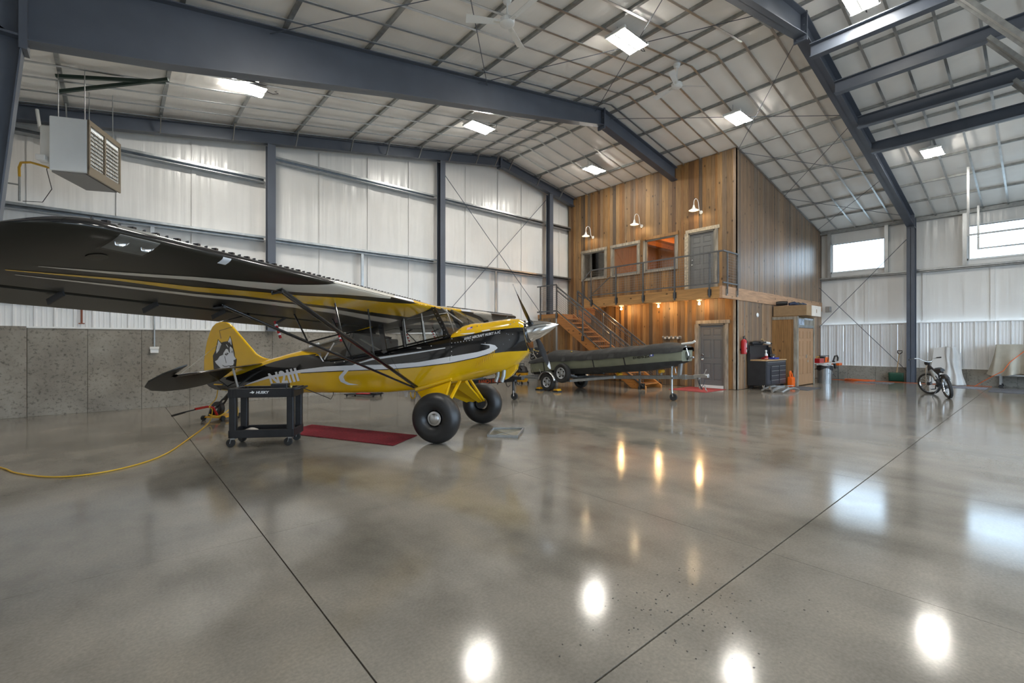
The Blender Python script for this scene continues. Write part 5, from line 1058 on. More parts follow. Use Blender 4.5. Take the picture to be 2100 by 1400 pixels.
ob('collar',M().beam((11.4,6.32,zt_(6.3)),(11.4,6.22,zt_(6.2)),.11,.13),'galv',tr); ob('safety_chain',M().tube([(11.36,5.9,.66),(11.34,5.84,.5),(11.36,5.78,.42),(11.4,5.74,.5),(11.42,5.72,.62)],.010,6).tube([(11.38,5.85,.6),(11.36,5.82,.45),(11.4,5.78,.36)],.012,6),'satin',tr,smooth=True); ob('chain_hook',M().tube([(11.38,5.86,.52),(11.36,5.84,.40),(11.38,5.8,.36)],.014,6).tube([(11.4,5.72,.46),(11.38,5.68,.36),(11.4,5.66,.32)],.014,6),'chrome',tr,smooth=True)
ob('winch_post',M().beam((11.4,6.42,zt_(6.4)),(11.4,6.36,1.13),.08,.10),'galv',tr,bevel=.006); ob('winch_arm',M().beam((11.4,6.48,1.12),(11.4,6.62,1.24),.07,.06).beam((11.4,6.6,1.15),(11.4,6.15,1.12),.06,.07).beam((11.4,6.2,1.12),(11.4,6.02,1.18),.06,.05),'galv',tr,bevel=.006)
ob('bow_stop',M().cyl((11.3,6.68,1.25),(11.5,6.68,1.25),.05,14),'yplast',tr,smooth=True); ob('winch_drum',M().cyl((11.34,6.22,1.25),(11.46,6.22,1.25),.085,20).cyl((11.42,6.22,1.25),(11.43,6.22,1.25),.10,20),'galv',tr,smooth=True); ob('winch_handle',M().beam((11.33,6.12,1.22),(11.33,6.2,1.47),.03,.012).cyl((11.33,6.2,1.45),(11.24,6.2,1.45),.016,8),'chrome',tr); ob('winch_strap',M().beam((11.4,6.28,1.28),(11.4,6.55,1.40),.05,.006),mat('red_white_strap',(.5,.3,.28),.8,var=.5,vscale=30),tr)
ob('jack_tube',M().cyl((11.33,6.6,.30),(11.33,6.6,.95),.028,12).cyl((11.33,6.59,.10),(11.33,6.6,.35),.022,12).bx(11.3,11.42,6.55,6.65,.58,.63),'galv',tr,smooth=True); jw=ob('jack_wheel',M().lathe([(.02,-.025),(.085,-.03),(.10,-.015),(.10,.015),(.085,.03),(.02,.025)],(11.33,6.55,.10),(1,.35,0),20),'tread',tr,smooth=True); ob('jack_fork',M().beam((11.29,6.56,.10),(11.31,6.6,.22),.012,.05).beam((11.37,6.54,.10),(11.35,6.6,.22),.012,.05),'chrome',jw)
ob('jack_handle',M().tube([(11.33,6.6,.95),(11.33,6.6,.99),(11.33,6.5,.86),(11.33,6.48,.74)],.012,8),'galv',tr)
ob('axle',M().cyl((10.66,10.55,.285),(12.14,10.55,.285),.035,12),'galvd',tr)
for s,x in ((-1,10.60),(1,12.20)):
    wheel(tr,(x,10.55,.285),(s,0,0),.285,.17,.17)
    fm=M(); fm.grid(lambda u,v:(x+lerp(-.11,.11,v),10.55+.36*math.cos(PI*(.05+.9*u)),.285+.34*math.sin(PI*(.05+.9*u))),16,2); ob('fender',fm,'alu',tr,smooth=True,solid=.008)
    ob('frame_rail',M().beam((x-s*.16,12.0,.37),(x-s*.16,9.7,.37),.06,.08).beam((x-s*.16,9.7,.37),(11.4-s*-.05,8.5,zt_(8.5)),.06,.08),'galv',tr,bevel=.005)
    ob('bunk',M().beam((11.4+s*.42,11.6,.50),(11.4+s*.42,8.6,.65),.09,.05),'cover',tr); ob('fender_brace',M().beam((x-s*.16,11.35,.40),(x-s*.1,11.45,.72),.04,.01).beam((x-s*.16,10.98,.40),(x-s*.1,11.05,.68),.04,.01),'alu',tr)
ob('cross_member',M().beam((10.75,12.0,.37),(12.05,12.0,.37),.06,.08).beam((10.75,9.75,.37),(12.05,9.75,.37),.06,.06),'galv',tr); ob('tail_light',M().cyl((10.62,11.95,.37),(10.70,11.95,.37),.05,14),'alu',tr,smooth=True)
for Y in (8.35,6.95): ob('keel_roller',M().lathe([(.02,-.1),(.05,-.09),(.04,0),(.05,.09),(.02,.1)],(11.4,Y,bsec(Y)[2]-.075),(1,0,0),14),'yplast',tr,smooth=True); ob('roller_bracket',M().beam((11.4,Y,zt_(Y)),(11.4,Y,bsec(Y)[2]-.08),.05,.03),'chrome',tr)
wheel(tr,(10.66,9.98,.60),(-1,0,0),.305,.18,.18,'spare_wheel'); ob('spare_bracket',M().beam((10.7,9.98,.60),(11.35,9.98,.45),.05,.05),'galv',tr)
for (x,y),lb in (((10.62,10.16),'right of the boat trailer wheel'),((10.62,10.95),'left of the boat trailer wheel')):
    t=thing('wheel_chock','black and yellow wheel chock '+lb,'chock',(x,y,0)); ob('base',M().bx(x-.1,x+.1,y-.12,y+.12,0,.04),'black',t,bevel=.005); ob('wedge',M().hex8([(x-.09,y-.1,.04),(x+.09,y-.1,.04),(x+.09,y+.1,.04),(x-.09,y+.1,.04),(x-.09,y-.06,.10),(x+.09,y-.06,.10),(x+.09,y+.06,.085),(x-.09,y+.06,.085)]),'yplast',t,bevel=.006)
# ---- black utility trailer
rk=thing('utility_trailer','black utility trailer tongue with orange RANCH KING lettering behind the aircraft wheel','trailer',(8.2,11,0))
zr=lambda Y:lerp(.33,.60,(11.54-Y)/2.3)
ob('tongue_beam',M().beam((8.2,12.0,zr(12)),(8.2,9.4,zr(9.4)),.08,.15),'satin',rk,bevel=.006); ob('coupler',M().beam((8.2,9.45,.60),(8.2,9.1,.61),.12,.09).beam((8.2,9.3,.65),(8.2,9.2,.72),.03,.03),'black',rk,bevel=.015)
vs,fs=text_mesh('RANCH KING',1,.03); w_=max(v[0] for v in vs)
ob('brand_lettering',M().add([(8.156,lerp(11.02,9.95,v[0]/w_),zr(lerp(11.02,9.95,v[0]/w_))-.055+.15*v[1]) for v in vs],fs),mat('orange_red_print',(.62,.10,.03),.5),rk)
ob('jack',M().cyl((8.25,9.55,.14),(8.25,9.55,.82),.03,12).cyl((8.25,9.55,.55),(8.25,9.55,.82),.042,12).bx(8.15,8.33,9.47,9.63,.6,.66),'black',rk); j=ob('jack_wheel',M().lathe([(.02,-.03),(.08,-.035),(.098,-.015),(.098,.015),(.08,.035),(.02,.03)],(8.25,9.5,.098),(.8,.5,0),20),'tread',rk,smooth=True); ob('jack_fork',M().beam((8.21,9.49,.10),(8.24,9.54,.24),.012,.05).beam((8.29,9.52,.10),(8.26,9.56,.24),.012,.05),'alu',j)
ob('safety_chain',M().tube([(8.17,9.8,.53),(8.15,9.72,.38),(8.16,9.66,.34),(8.18,9.6,.4)],.010,6).tube([(8.2,9.35,.56),(8.2,9.32,.44),(8.22,9.28,.42),(8.22,9.25,.5)],.010,6).tube([(8.17,10.15,.48),(8.16,10.12,.38),(8.17,10.08,.44)],.012,6),'satin',rk,smooth=True)
ob('bed_frame',M().bx(7.35,9.05,11.8,11.88,.30,.42).bx(7.35,9.05,13.6,13.68,.30,.42).bx(7.35,7.43,11.8,13.68,.30,.42).bx(8.97,9.05,11.8,13.68,.30,.42),'satin',rk)
for k in range(9): ob('deck_board',M().bx(7.44+.17*k,7.44+.17*k+.16,11.85,13.62,.42,.46),'tan' if False else 'satin',rk)
for s,x in ((-1,7.2),(1,9.2)): wheel(rk,(x,12.8,.3),(s,0,0),.3,.17,.17)
ob('axle',M().cyl((7.2,12.8,.3),(9.2,12.8,.3),.03,10),'satin',rk)
# ---- creeper
t=thing('mechanics_creeper','low black and red mechanics creeper on casters by the gable wall','creeper',(5.55,13.3,0)); dC=Vector((.6,-.8,0)); sC=Vector((.8,.6,0)); P0=Vector((5.2,13.45,0))
def cr(a,b,z): return P0+dC*a+sC*b+Vector((0,0,z))
def slab(a0,a1,b0,b1,z0,z1): return M().hex8([cr(a0,b0,z0),cr(a1,b0,z0),cr(a1,b1,z0),cr(a0,b1,z0),cr(a0,b0,z1),cr(a1,b0,z1),cr(a1,b1,z1),cr(a0,b1,z1)])
ob('frame',slab(0,1.0,-.25,.25,.045,.07),'black',t,bevel=.02); ob('pad',slab(.35,.75,-.2,.2,.07,.095),'redp',t,bevel=.02); ob('headrest',slab(.8,1.0,-.2,.2,.07,.12),'black',t,bevel=.02)
for a in (.08,.92):
    for b in (-.22,.22): ob('caster',M().cyl(cr(a,b-.012,.024),cr(a,b+.012,.024),.024,14),'tread',t,smooth=True)
# ---- shop vacuum
t=thing('shop_vacuum','yellow and black shop vacuum by the stair landing','vacuum',(11.75,13.1,0)); o_=(11.75,13.1,0)
ob('drum',M().lathe([(.01,.07),(.2,.07),(.225,.12),(.24,.44),(.01,.44)],o_,n=24),'yplast',t,smooth=True); ob('lid',M().lathe([(.25,.43),(.255,.47),(.22,.52),(.19,.62),(.10,.68),(.01,.69)],o_,n=24),'black',t,smooth=True); ob('hose',M().tube([(11.58,12.95,.55),(11.4,12.85,.66),(11.28,12.9,.5),(11.25,13.0,.25),(11.35,13.1,.1),(11.5,13.3,.05)],.03,10),'black',t,smooth=True); ob('handle',M().tube([(11.65,13.1,.66),(11.65,13.1,.76),(11.85,13.1,.76),(11.85,13.1,.66)],.015,8),'black',t,smooth=True)
for k in range(4): a=PI/4+k*PI/2; ob('caster',M().cyl((11.75+.24*math.cos(a)-.015,13.1+.24*math.sin(a),.035),(11.75+.24*math.cos(a)+.015,13.1+.24*math.sin(a),.035),.035,12).beam((11.75+.2*math.cos(a),13.1+.2*math.sin(a),.09),(11.75+.25*math.cos(a),13.1+.25*math.sin(a),.06),.04,.03),'black',t)
# ---- mats
o=ob('door_mat',M().bx(13.95,15.38,6.98,8.25,.001,.014),'mred',bevel=.004); tag(o,'faded red mat in front of the grey lower door','mat')
o=ob('bench_mat',M().bx(17.12,18.4,5.1,5.82,.001,.012),'mgry',bevel=.004); tag(o,'dark grey mat in front of the tool chest and closet','mat')
for (x0,x1),lb in (((21.85,22.6),'farther'),((20.95,21.7),'nearer')): o=ob('floor_mat',M().bx(x0,x1,-.5,1.25,.001,.016),'mgry',bevel=.004); tag(o,'dark grey rubber mat in front of the canvas-covered cart, '+lb+' of two','mat')
o=ob('floor_mat',M().bx(22.1,22.9,3.9,5.0,.001,.012),mat('speckled_mat',(.20,.20,.22),.9,var=.5,vscale=18),bevel=.003); tag(o,'speckled grey mat on the floor before the snow shovel','mat'); o=ob('floor_mat',M().bx(21.9,22.8,1.35,2.5,.001,.012),mat('speckled_blue_mat',(.22,.23,.27),.9,var=.5,vscale=18),bevel=.003); tag(o,'speckled blue-grey mat right of the bike near the canvas-covered cart','mat')
# ---- folded ramps
t=thing('loading_ramps','pair of folded aluminium loading ramps lying by the tool chest','ramp',(16.2,5.85,0))
for k,(y0,z0) in enumerate(((5.33,.03),(5.66,.05))):
    for dy in (0,.28): ob('ramp_rail',M().tube([(15.5+.1*k,y0+dy,z0),(16.0+.1*k,y0+dy,z0+.07),(16.5+.1*k,y0+dy,z0+.075),(16.95+.1*k,y0+dy,z0)],.03,8),'alu',t,smooth=True)
    for i in range(8): x=15.6+.1*k+.17*i; ob('ramp_rung',M().beam((x,y0,z0+.03+.04*math.sin(i/7*PI)),(x,y0+.28,z0+.03+.04*math.sin(i/7*PI)),.04,.02),'alu',t)
ob('ramp_hook',M().beam((15.55,5.68,.1),(15.5,5.68,.18),.06,.04).beam((15.7,5.93,.12),(15.66,5.93,.2),.06,.04).beam((16.1,5.4,.13),(16.06,5.4,.20),.06,.04),'chrome',t); ob('ramp_plate',M().beam((15.9,5.83,.16),(16.9,5.5,.15),.10,.015),'alu',t)
# ---- tool chest
tc=thing('tool_chest','black rolling tool chest with a wood top and raised back panel','tool chest',(17.08,6.35,0)); X0,X1,Y0,Y1=16.2,17.97,6.05,6.64
ob('carcass',M().bx(X0,X1,Y0,Y1,.12,.95),'satin',tc,bevel=.008); ob('bench_top',M().bx(X0-.01,X1+.01,Y0-.02,Y1,.95,.985),'wtop',tc,bevel=.004)
dm=mat('tool_drawer_paint',(.05,.053,.066),.35,.3)
def drw(x0,x1,z0,z1,par=tc):
    o=ob('drawer',M().bx(x0,x1,Y0-.014,Y0,z0,z1),dm,par,bevel=.004); ob('pull',M().bx(x0+.01,x1-.01,Y0-.03,Y0-.012,z1-.022,z1-.006),'galvd',o); return o
drw(X0+.06,X1-.12,.80,.92)
o=ob('cabinet_door',M().bx(X0+.06,X0+.36,Y0-.014,Y0,.17,.78),dm,tc,bevel=.004); ob('door_pull',M().bx(X0+.33,X0+.35,Y0-.03,Y0-.012,.3,.7),'satin',o)
for k in range(4): z=.17+.155*k; drw(X0+.42,X0+1.06,z,z+.14); drw(X0+1.14,X1-.10,z,z+.14)
ob('lock',M().cyl((X1-.06,Y0-.01,.89),(X1-.06,Y0+.01,.89),.02,10),'chrome',tc)
ob('peg_panel',M().bx(X0+.0,X1-.22,Y1-.05,Y1-.02,.985,1.46).bx(X0-.02,X0+.02,Y1-.1,Y1,.95,1.48).bx(X1-.25,X1-.21,Y1-.1,Y1,.95,1.48),'satin',tc); ob('tool_shelf',M().bx(X0-.02,X1-.2,Y1-.22,Y1,1.46,1.48),'satin',tc)
ob('power_strip',M().bx(X0-.06,X0-.02,Y1-.1,Y1-.02,1.2,1.48),'black',tc)
for x in (X0+.12,X1-.12):
    for y in (Y0+.08,Y1-.08): w0=ob('caster',M().cyl((x-.02,y,.06),(x+.02,y,.06),.06,16).bx(x-.04,x+.04,y-.04,y+.04,.10,.125),'black',tc)
t=thing('tool_bag','soft black tool bag on the shelf above the tool chest','bag',(16.6,6.5,1.48)); ob('bag_body',M().tube([(16.2,6.52,1.54),(16.5,6.52,1.55),(16.9,6.5,1.55),(17.05,6.5,1.53)],[.05,.075,.075,.05],10),'black',t,smooth=True); ob('bag_flap',M().bx(16.65,17.15,6.38,6.56,1.55,1.60),'satin',t,bevel=.02)
t=thing('cordless_drill','pale and black cordless tool lying on the shelf above the tool chest','tool',(17.4,6.5,1.5)); ob('body',M().tube([(17.2,6.5,1.58),(17.45,6.48,1.55),(17.6,6.46,1.54)],.045,10),'offw',t,smooth=True); ob('handle',M().tube([(17.25,6.5,1.56),(17.12,6.5,1.65),(17.05,6.5,1.68)],.03,8),'tan',t,smooth=True); ob('chuck',M().cyl((17.6,6.46,1.54),(17.74,6.44,1.53),.03,10),'black',t)
bz=.985
t=thing('spray_bottle','white spray bottle leaning on the tool chest top','bottle',(17.05,6.35,bz)); ob('bottle_body',M().lathe([(.01,0),(.05,.01),(.05,.16),(.03,.21),(.018,.24),(.018,.27)],(17.05,6.35,bz),(-.15,0,1)),'white',t,smooth=True); ob('label_band',M().lathe([(.052,.05),(.052,.13)],(17.05,6.35,bz),(-.15,0,1),cap=False),'redp',t); ob('spray_head',M().bx(16.97,17.06,6.33,6.37,bz+.26,bz+.32),'white',t,bevel=.01)
t=thing('parts_tray','blue plastic tray with red-handled tools on the tool chest','tray',(17.3,6.2,bz)); ob('tray_body',M().bx(17.12,17.55,6.12,6.3,bz+.0,bz+.012).bx(17.12,17.55,6.12,6.13,bz,bz+.06).bx(17.12,17.55,6.29,6.3,bz,bz+.06).bx(17.12,17.13,6.12,6.3,bz,bz+.06).bx(17.54,17.55,6.12,6.3,bz,bz+.06),'blue',t)
for k in range(3): o=ob('screwdriver',M().cyl((16.55+.17*k,6.2+.03*k,bz+.02),(16.68+.17*k,6.22+.03*k,bz+.022),.016,8).cyl((16.68+.17*k,6.22+.03*k,bz+.02),(16.8+.17*k,6.24+.03*k,bz+.02),.005,6),['redp','orange','black'][k]); tag(o,['red','orange','black'][k]+'-handled screwdriver lying on the tool chest top','tool')
o=ob('rag_heap',M().lathe([(.14,0),(.13,.04),(.07,.075),(.001,.085)],(17.2,6.45,bz),n=14),'redp',smooth=True); tag(o,'crumpled red rag on the tool chest beside the spray bottle','rag')
t=thing('bench_vise','small silver vise on the right end of the tool chest','vise',(17.75,6.4,bz)); ob('vise_base',M().lathe([(.07,0),(.07,.02),(.04,.04),(.04,.08)],(17.75,6.4,bz),n=14).bx(17.66,17.86,6.37,6.43,bz+.07,bz+.13),'alu',t); ob('vise_jaw',M().bx(17.66,17.70,6.34,6.46,bz+.1,bz+.17).bx(17.74,17.78,6.34,6.46,bz+.1,bz+.17).cyl((17.86,6.34,bz+.1),(17.86,6.46,bz+.1),.008,6),'galv',t)
t=thing('speaker_case','upright black case on the right of the tool chest back panel','case',(17.85,6.56,bz)); ob('case_body',M().hex8([(17.78,6.45,bz),(17.94,6.45,bz),(17.94,6.62,bz),(17.78,6.62,bz),(17.74,6.5,bz+.42),(17.88,6.5,bz+.42),(17.88,6.62,bz+.42),(17.74,6.62,bz+.42)]),'black',t,bevel=.01)
# ---- gas can, extinguisher, sensor
t=thing('fuel_jug','tall orange plastic fuel jug between tool chest and closet','jug',(18.18,5.95,0)); pj=[(0,0),(.30,0),(.30,.33),(.24,.38),(.05,.56),(0,.58),(-.03,.50),(0,.40)]
ob('jug_body',M().prism([(-.14,0),(.14,0),(.14,.3),(.12,.33),(-.02,.36),(-.14,.33)],lambda a,b,t:(18.18+a,5.95+t,b),-.08,.08),'orange',t,bevel=.02); ob('jug_handle',M().tube([(18.28,5.95,.32),(18.24,5.95,.42),(18.10,5.95,.55),(18.05,5.95,.54),(18.04,5.95,.46),(18.08,5.95,.33)],.026,10),'orange',t,smooth=True); ob('band',M().bx(18.035,18.325,5.865,6.035,.15,.165),'orange',t)
t=thing('fire_extinguisher','red fire extinguisher hung on the loft corner','extinguisher',(15.8,6.6,1.2)); e=(15.80,6.585,1.18)
ob('cylinder',M().lathe([(.01,0),(.085,.005),(.09,.03),(.09,.40),(.075,.46),(.03,.50),(.02,.52)],e,n=20),'redp',t,smooth=True); ob('valve_head',M().lathe([(.03,.5),(.03,.55),(.015,.57)],e,n=12).beam((15.72,6.585,1.75),(15.88,6.585,1.78),.02,.02).beam((15.74,6.585,1.72),(15.86,6.585,1.72),.02,.015),'satin',t); ob('hose',M().tube([(15.83,6.56,1.71),(15.9,6.52,1.6),(15.91,6.5,1.4),(15.89,6.5,1.3)],.013,8),'black',t,smooth=True)
ob('instruction_label',M().grid(lambda a,b:(e[0]+.0915*math.sin(lerp(-.2,1.1,a)),e[1]-.0915*math.cos(lerp(-.2,1.1,a)),1.40+.15*b),6,1),'white',t); ob('seal_tag',M().bx(15.77,15.80,6.49,6.494,1.24,1.34),'offw',t); ob('wall_bracket',M().bx(15.7,15.9,6.655,6.675,1.3,1.36),'satin',t)
o=ob('wall_sensor',M().lathe([(.001,.03),(.06,.028),(.075,.015),(.08,0)],(17.09,6.665,2.53),(0,-1,0),24),'white',smooth=True); tag(o,'round white disc on the loft side wall above the tool chest','sensor')
# ---- bin, table
t=thing('trash_can','ribbed galvanised trash can with a black liner beside the closet','bin',(20.72,5.62,0)); c_=(20.72,5.62,0); m=M(); n=48
m.lathe([(.01,.02),(.205,.02),(.21,.0),(.215,.03),(.25,.66),(.255,.68)],c_,n=n); m.v=[(c_[0]+(v[0]-c_[0])*(1+.022*(i%2)),c_[1]+(v[1]-c_[1])*(1+.022*(i%2)),v[2]) for i,v in enumerate(m.v)]
ob('can',m,'galv',t,smooth=25); m=M(); m.grid(lambda a,b:(c_[0]+(.262+.012*math.sin(a*44)*b)*math.cos(2*PI*a),c_[1]+(.262+.012*math.sin(a*44)*b)*math.sin(2*PI*a),.70-(.16+.05*math.sin(a*19))*b),48,5); ob('liner_bag',m,'black',t,smooth=True); ob('liner_rim',M().tube([(c_[0]+.262*math.cos(a),c_[1]+.262*math.sin(a),.70+.012*math.sin(a*5)) for a in [2*PI*i/32 for i in range(32)]],.012,6,True),'plast',t,smooth=True); ob('refuse',M().lathe([(.25,.62),(.15,.70),(.001,.72)],c_,n=18),'plast',t,smooth=True)
for s in (-1,1): ob('can_handle',M().tube([(c_[0]+s*.16-.05,c_[1]-.19,.42),(c_[0]+s*.17-.03,c_[1]-.22,.38),(c_[0]+s*.17+.03,c_[1]-.22,.38),(c_[0]+s*.16+.05,c_[1]-.19,.42)],.008,6),'galv',t,smooth=True)
t=thing('folding_table','pale folding table with grey legs against the loft side wall','table',(22.3,6.0,0)); ob('table_top',M().bx(21.1,23.5,5.75,6.45,.71,.745),'offw',t,bevel=.008)
for x in (21.3,23.25):
    for y in (5.82,6.38): ob('leg',M().cyl((x,y,0),(x,y,.71),.014,8),'satin',t)
    ob('leg_brace',M().cyl((x,5.82,.5),(x,6.38,.5),.012,8).tube([(x,5.9,.1),(x-.25 if x>22 else x+.25,6.1,.45),(x-.4 if x>22 else x+.4,6.1,.70)],.010,6),'satin',t)
t=thing('red_tool_box','red tool box at the left end of the folding table','tool box',(21.45,6.05,.745)); ob('box_body',M().bx(21.2,21.75,5.92,6.2,.745,.93),'redp',t,bevel=.012); ob('box_handle',M().tube([(21.3,6.06,.93),(21.32,6.06,1.0),(21.62,6.06,1.0),(21.65,6.06,.93)],.012,8),'yplast',t,smooth=True)
t=thing('chain_saw','orange and black power saw on the folding table','saw',(22.2,6.05,.745)); ob('saw_body',M().bx(22.05,22.55,5.95,6.2,.745,.96),'orange',t,bevel=.04); ob('engine_cover',M().bx(21.95,22.15,5.97,6.18,.76,1.0),'black',t,bevel=.03); ob('wrap_handle',M().tube([(22.3,5.95,.78),(22.3,5.9,1.02),(22.3,6.25,1.02),(22.3,6.22,.8)],.016,8),'black',t,smooth=True)
t=thing('blower_hose','black curved blower hose hooked over the table edge','hose',(22.9,5.8,.745)); ob('hose_loop',M().tube([(22.7,5.85,.80),(22.8,5.82,1.0),(23.0,5.8,1.02),(23.15,5.8,.92),(23.1,5.8,.8)],.03,10),'black',t,smooth=True); ob('hose_nozzle',M().tube([(22.7,5.85,.80),(22.62,5.78,.66),(22.6,5.74,.5)],.05,10),'black',t,smooth=True)
o=ob('orange_case',M().bx(23.0,23.45,5.72,6.0,.60,.705),'orange',bevel=.02); tag(o,'flat orange case under the right end of the folding table top','case')
# ---- shovel, cord pile
t=thing('snow_shovel','green snow shovel with a wooden handle leaning by the steel column','shovel',(23.6,3.95,0)); ob('blade',M().grid(lambda a,b:(23.66-.10*math.sin(b*PI*.6),3.72+.48*a,.01+.36*b),8,6),'green',t,smooth=True,solid=.012); ob('handle',M().tube([(23.58,3.95,.28),(23.72,3.88,1.12)],.017,10),'tan',t,smooth=True); ob('grip',M().tube([(23.72,3.88,1.10),(23.735,3.94,1.17),(23.745,3.94,1.24),(23.745,3.80,1.24),(23.735,3.80,1.17),(23.72,3.88,1.10)],.018,8),'black',t,smooth=True)
random.seed(5); pts=[]
for i in range(90): a=i*.55; r=.35+.12*math.sin(i*.37); pts.append((22.9+r*.55*math.cos(a),5.0+r*1.1*math.sin(a),.012+.0007*i+.006*math.sin(i)))
o=ob('extension_cord',M().tube(pts,.010,6),'ocord',smooth=True); tag(o,'heap of orange extension cord on the floor by the right wall','cord')
cord('extension_cord',[(23.0,5.4,.012),(23.1,6.0,.012)]+[(23.3,4.5,.012),(23.35,3.9,.012),(23.3,3.0,.012),(23.4,2.0,.012),(23.42,1.3,.012)],.006,'ocord','orange cord running along the foot of the right wall')
# ---- wrapped foam
t=thing('wrapped_foam','white foam boards wrapped in milky plastic sheet against the right wall','packaging',(23.5,2.4,0)); ob('foam_board',M().hex8([(23.35,2.35,.02),(23.45,2.35,.02),(23.45,2.95,.02),(23.35,2.95,.02),(23.7,2.30,1.42),(23.8,2.30,1.42),(23.8,2.86,1.36),(23.7,2.86,1.36)]),mat('white_foam',(.62,.61,.59),.8),t,bevel=.01)
m=M(); m.grid(lambda a,b:(23.68-.36*(1-b)**1.3-.05*math.sin(a*13)*(1-b*.6)-.1*math.sin(a*PI),lerp(2.52,1.95+.27*b,a)+.02*math.sin(b*9+a*5),.01+1.40*b),26,22); ob('plastic_sheet',m,'plast',t,smooth=True,solid=.006)
# ---- canvas covered cart
t=thing('covered_cart','cart draped in beige canvas with an orange strap at the right wall','cart',(23.4,-.2,0))
ob('cart_frame',M().bx(22.95,23.8,-1.65,1.15,.42,.48).bx(23.0,23.05,1.05,1.1,.1,.45).bx(23.7,23.75,1.05,1.1,.1,.45).bx(23.0,23.05,-1.6,-1.55,.1,.45).bx(23.7,23.75,-1.6,-1.55,.1,.45),'galv',t)
for x in (23.02,23.72):
    for y in (1.07,-1.57): ob('caster',M().cyl((x-.02,y,.055),(x+.02,y,.055),.055,16).bx(x-.03,x+.03,y-.03,y+.03,.09,.12),'black',t)
def canv(a,b):                                   # a round the perimeter, b from top to hem
    P=[(22.95,-1.7),(22.95,1.18),(23.8,1.18)]; L1=2.88/3.73
    if a<L1: x,y=22.95,lerp(-1.7,1.18,a/L1); nx,ny=-1,0
    else: x,y=lerp(22.95,23.8,(a-L1)/(1-L1)),1.18; nx,ny=0,1
    k=b*(.05+.05*b)*(1+1.3*math.sin(a*46+2*math.sin(a*11))); sag=.05*math.sin(a*23)*b
    return (x+nx*k-.0,y+ny*k+.06*b*max(0,1-abs(a-.77)*12),lerp(1.5,.46,b)+sag)
m=M(); m.grid(canv,120,14); m.add([(22.95,-1.7,1.5),(22.95,1.18,1.5),(23.8,1.18,1.5),(23.8,-1.7,1.5)],[(0,1,2,3)]); ob('canvas',m,'tarp',t,smooth=60)
ob('strap',M().tube([(22.97,.45,1.5),(22.91,.50,1.3),(22.80,.85,.9),(22.76,1.0,.6),(22.78,1.2,.45),(22.9,1.5,.2),(23.0,1.7,.02)],.012,6),'ocord',t,smooth=True); ob('box_load',M().bx(23.05,23.75,-1.6,1.05,.48,1.44),'card',t)
# ---- bike (leans on its stand, front wheel turned)
bk=thing('electric_bike','black fat-tyred bike with high handlebars parked near the right wall','bike',(17.65,1.8,0),math.atan2(.49,1.2)); bk.rotation_euler=(math.radians(-11),0,math.atan2(.49,1.2))
def bw(c,ax,par):
    ty=ob('tyre',M().lathe([(.265,-.035),(.30,-.042),(.325,-.02),(.325,.02),(.30,.042),(.265,.035),(.265,-.035)],c,ax,36,cap=False),'tread',par,smooth=True,local=True); a=Vector(ax).orthogonal().normalized(); b=Vector(ax).normalized().cross(a); c=Vector(c)
    ob('rim',M().lathe([(.262,-.02),(.27,-.022),(.27,.022),(.262,.02),(.25,.0),(.262,-.02)],c,ax,36,cap=False),'chrome',ty,smooth=True,local=True); ob('hub',M().cyl(c-Vector(ax)*.045,c+Vector(ax)*.045,.05,14),'satin',ty,local=True); m=M()
    for k in range(14): t=2*PI*k/14; m.cyl(c+(a*math.cos(t)+b*math.sin(t))*.045,c+(a*math.cos(t+.25)+b*math.sin(t+.25))*.26,.0035,4)
    ob('spoke',m,'alu',ty,local=True)
bw((0,0,.325),(0,1,0),bk); sa=math.radians(38); bw((1.27,.03,.325),(-math.sin(sa),math.cos(sa),0),bk)
ob('frame',M().tube([(1.02,0,.86),(.62,0,.42),(.45,0,.36)],.036,10).tube([(1.02,0,.90),(.40,0,.66)],.026,10).tube([(.45,0,.36),(.36,0,.74)],.022,8).tube([(.40,.07,.62),(0,.07,.325),(.45,.06,.36)],.014,8).tube([(.40,-.07,.62),(0,-.07,.325),(.45,-.06,.36)],.014,8),'satin',bk,smooth=True,local=True)
ob('battery',M().tube([(.92,0,.74),(.66,0,.47)],.055,10),'galvd',bk,smooth=True,local=True); ob('head_tube',M().tube([(1.08,0,.74),(1.0,0,.97)],.035,10),'satin',bk,smooth=True,local=True)
ob('fork',M().tube([(1.02,.0,.94),(1.06,.07,.80),(1.27,.10,.325)],.022,8).tube([(1.02,0,.94),(1.09,-.06,.80),(1.30,-.04,.325)],.022,8),'chrome',bk,smooth=True,local=True)
ob('handlebar',M().tube([(.84,.36,1.16),(.90,.24,1.16),(.96,.08,1.03),(1.0,0,1.0),(1.04,-.08,1.0),(1.12,-.17,1.06),(1.10,-.26,1.08)],.014,8),'chrome',bk,smooth=True,local=True); ob('grip',M().tube([(.74,.50,1.155),(.85,.34,1.16)],.019,8),'black',bk,smooth=True,local=True); ob('grip',M().tube([(1.10,-.24,1.08),(1.04,-.33,1.08)],.019,8),'black',bk,smooth=True,local=True)
ob('headlight',M().lathe([(.02,-.06),(.06,-.03),(.07,.03),(.06,.04)],(1.09,0,.96),(1,.3,0),16),'black',bk,smooth=True,local=True); ob('seat',M().tube([(-.02,0,.80),(.2,0,.79),(.45,0,.775),(.6,0,.77)],[.05,.085,.075,.04],10),'black',bk,smooth=True,local=True); ob('seat_rail',M().tube([(.36,0,.74),(.0,0,.72),(-.08,0,.76)],.012,6),'alu',bk,smooth=True,local=True)
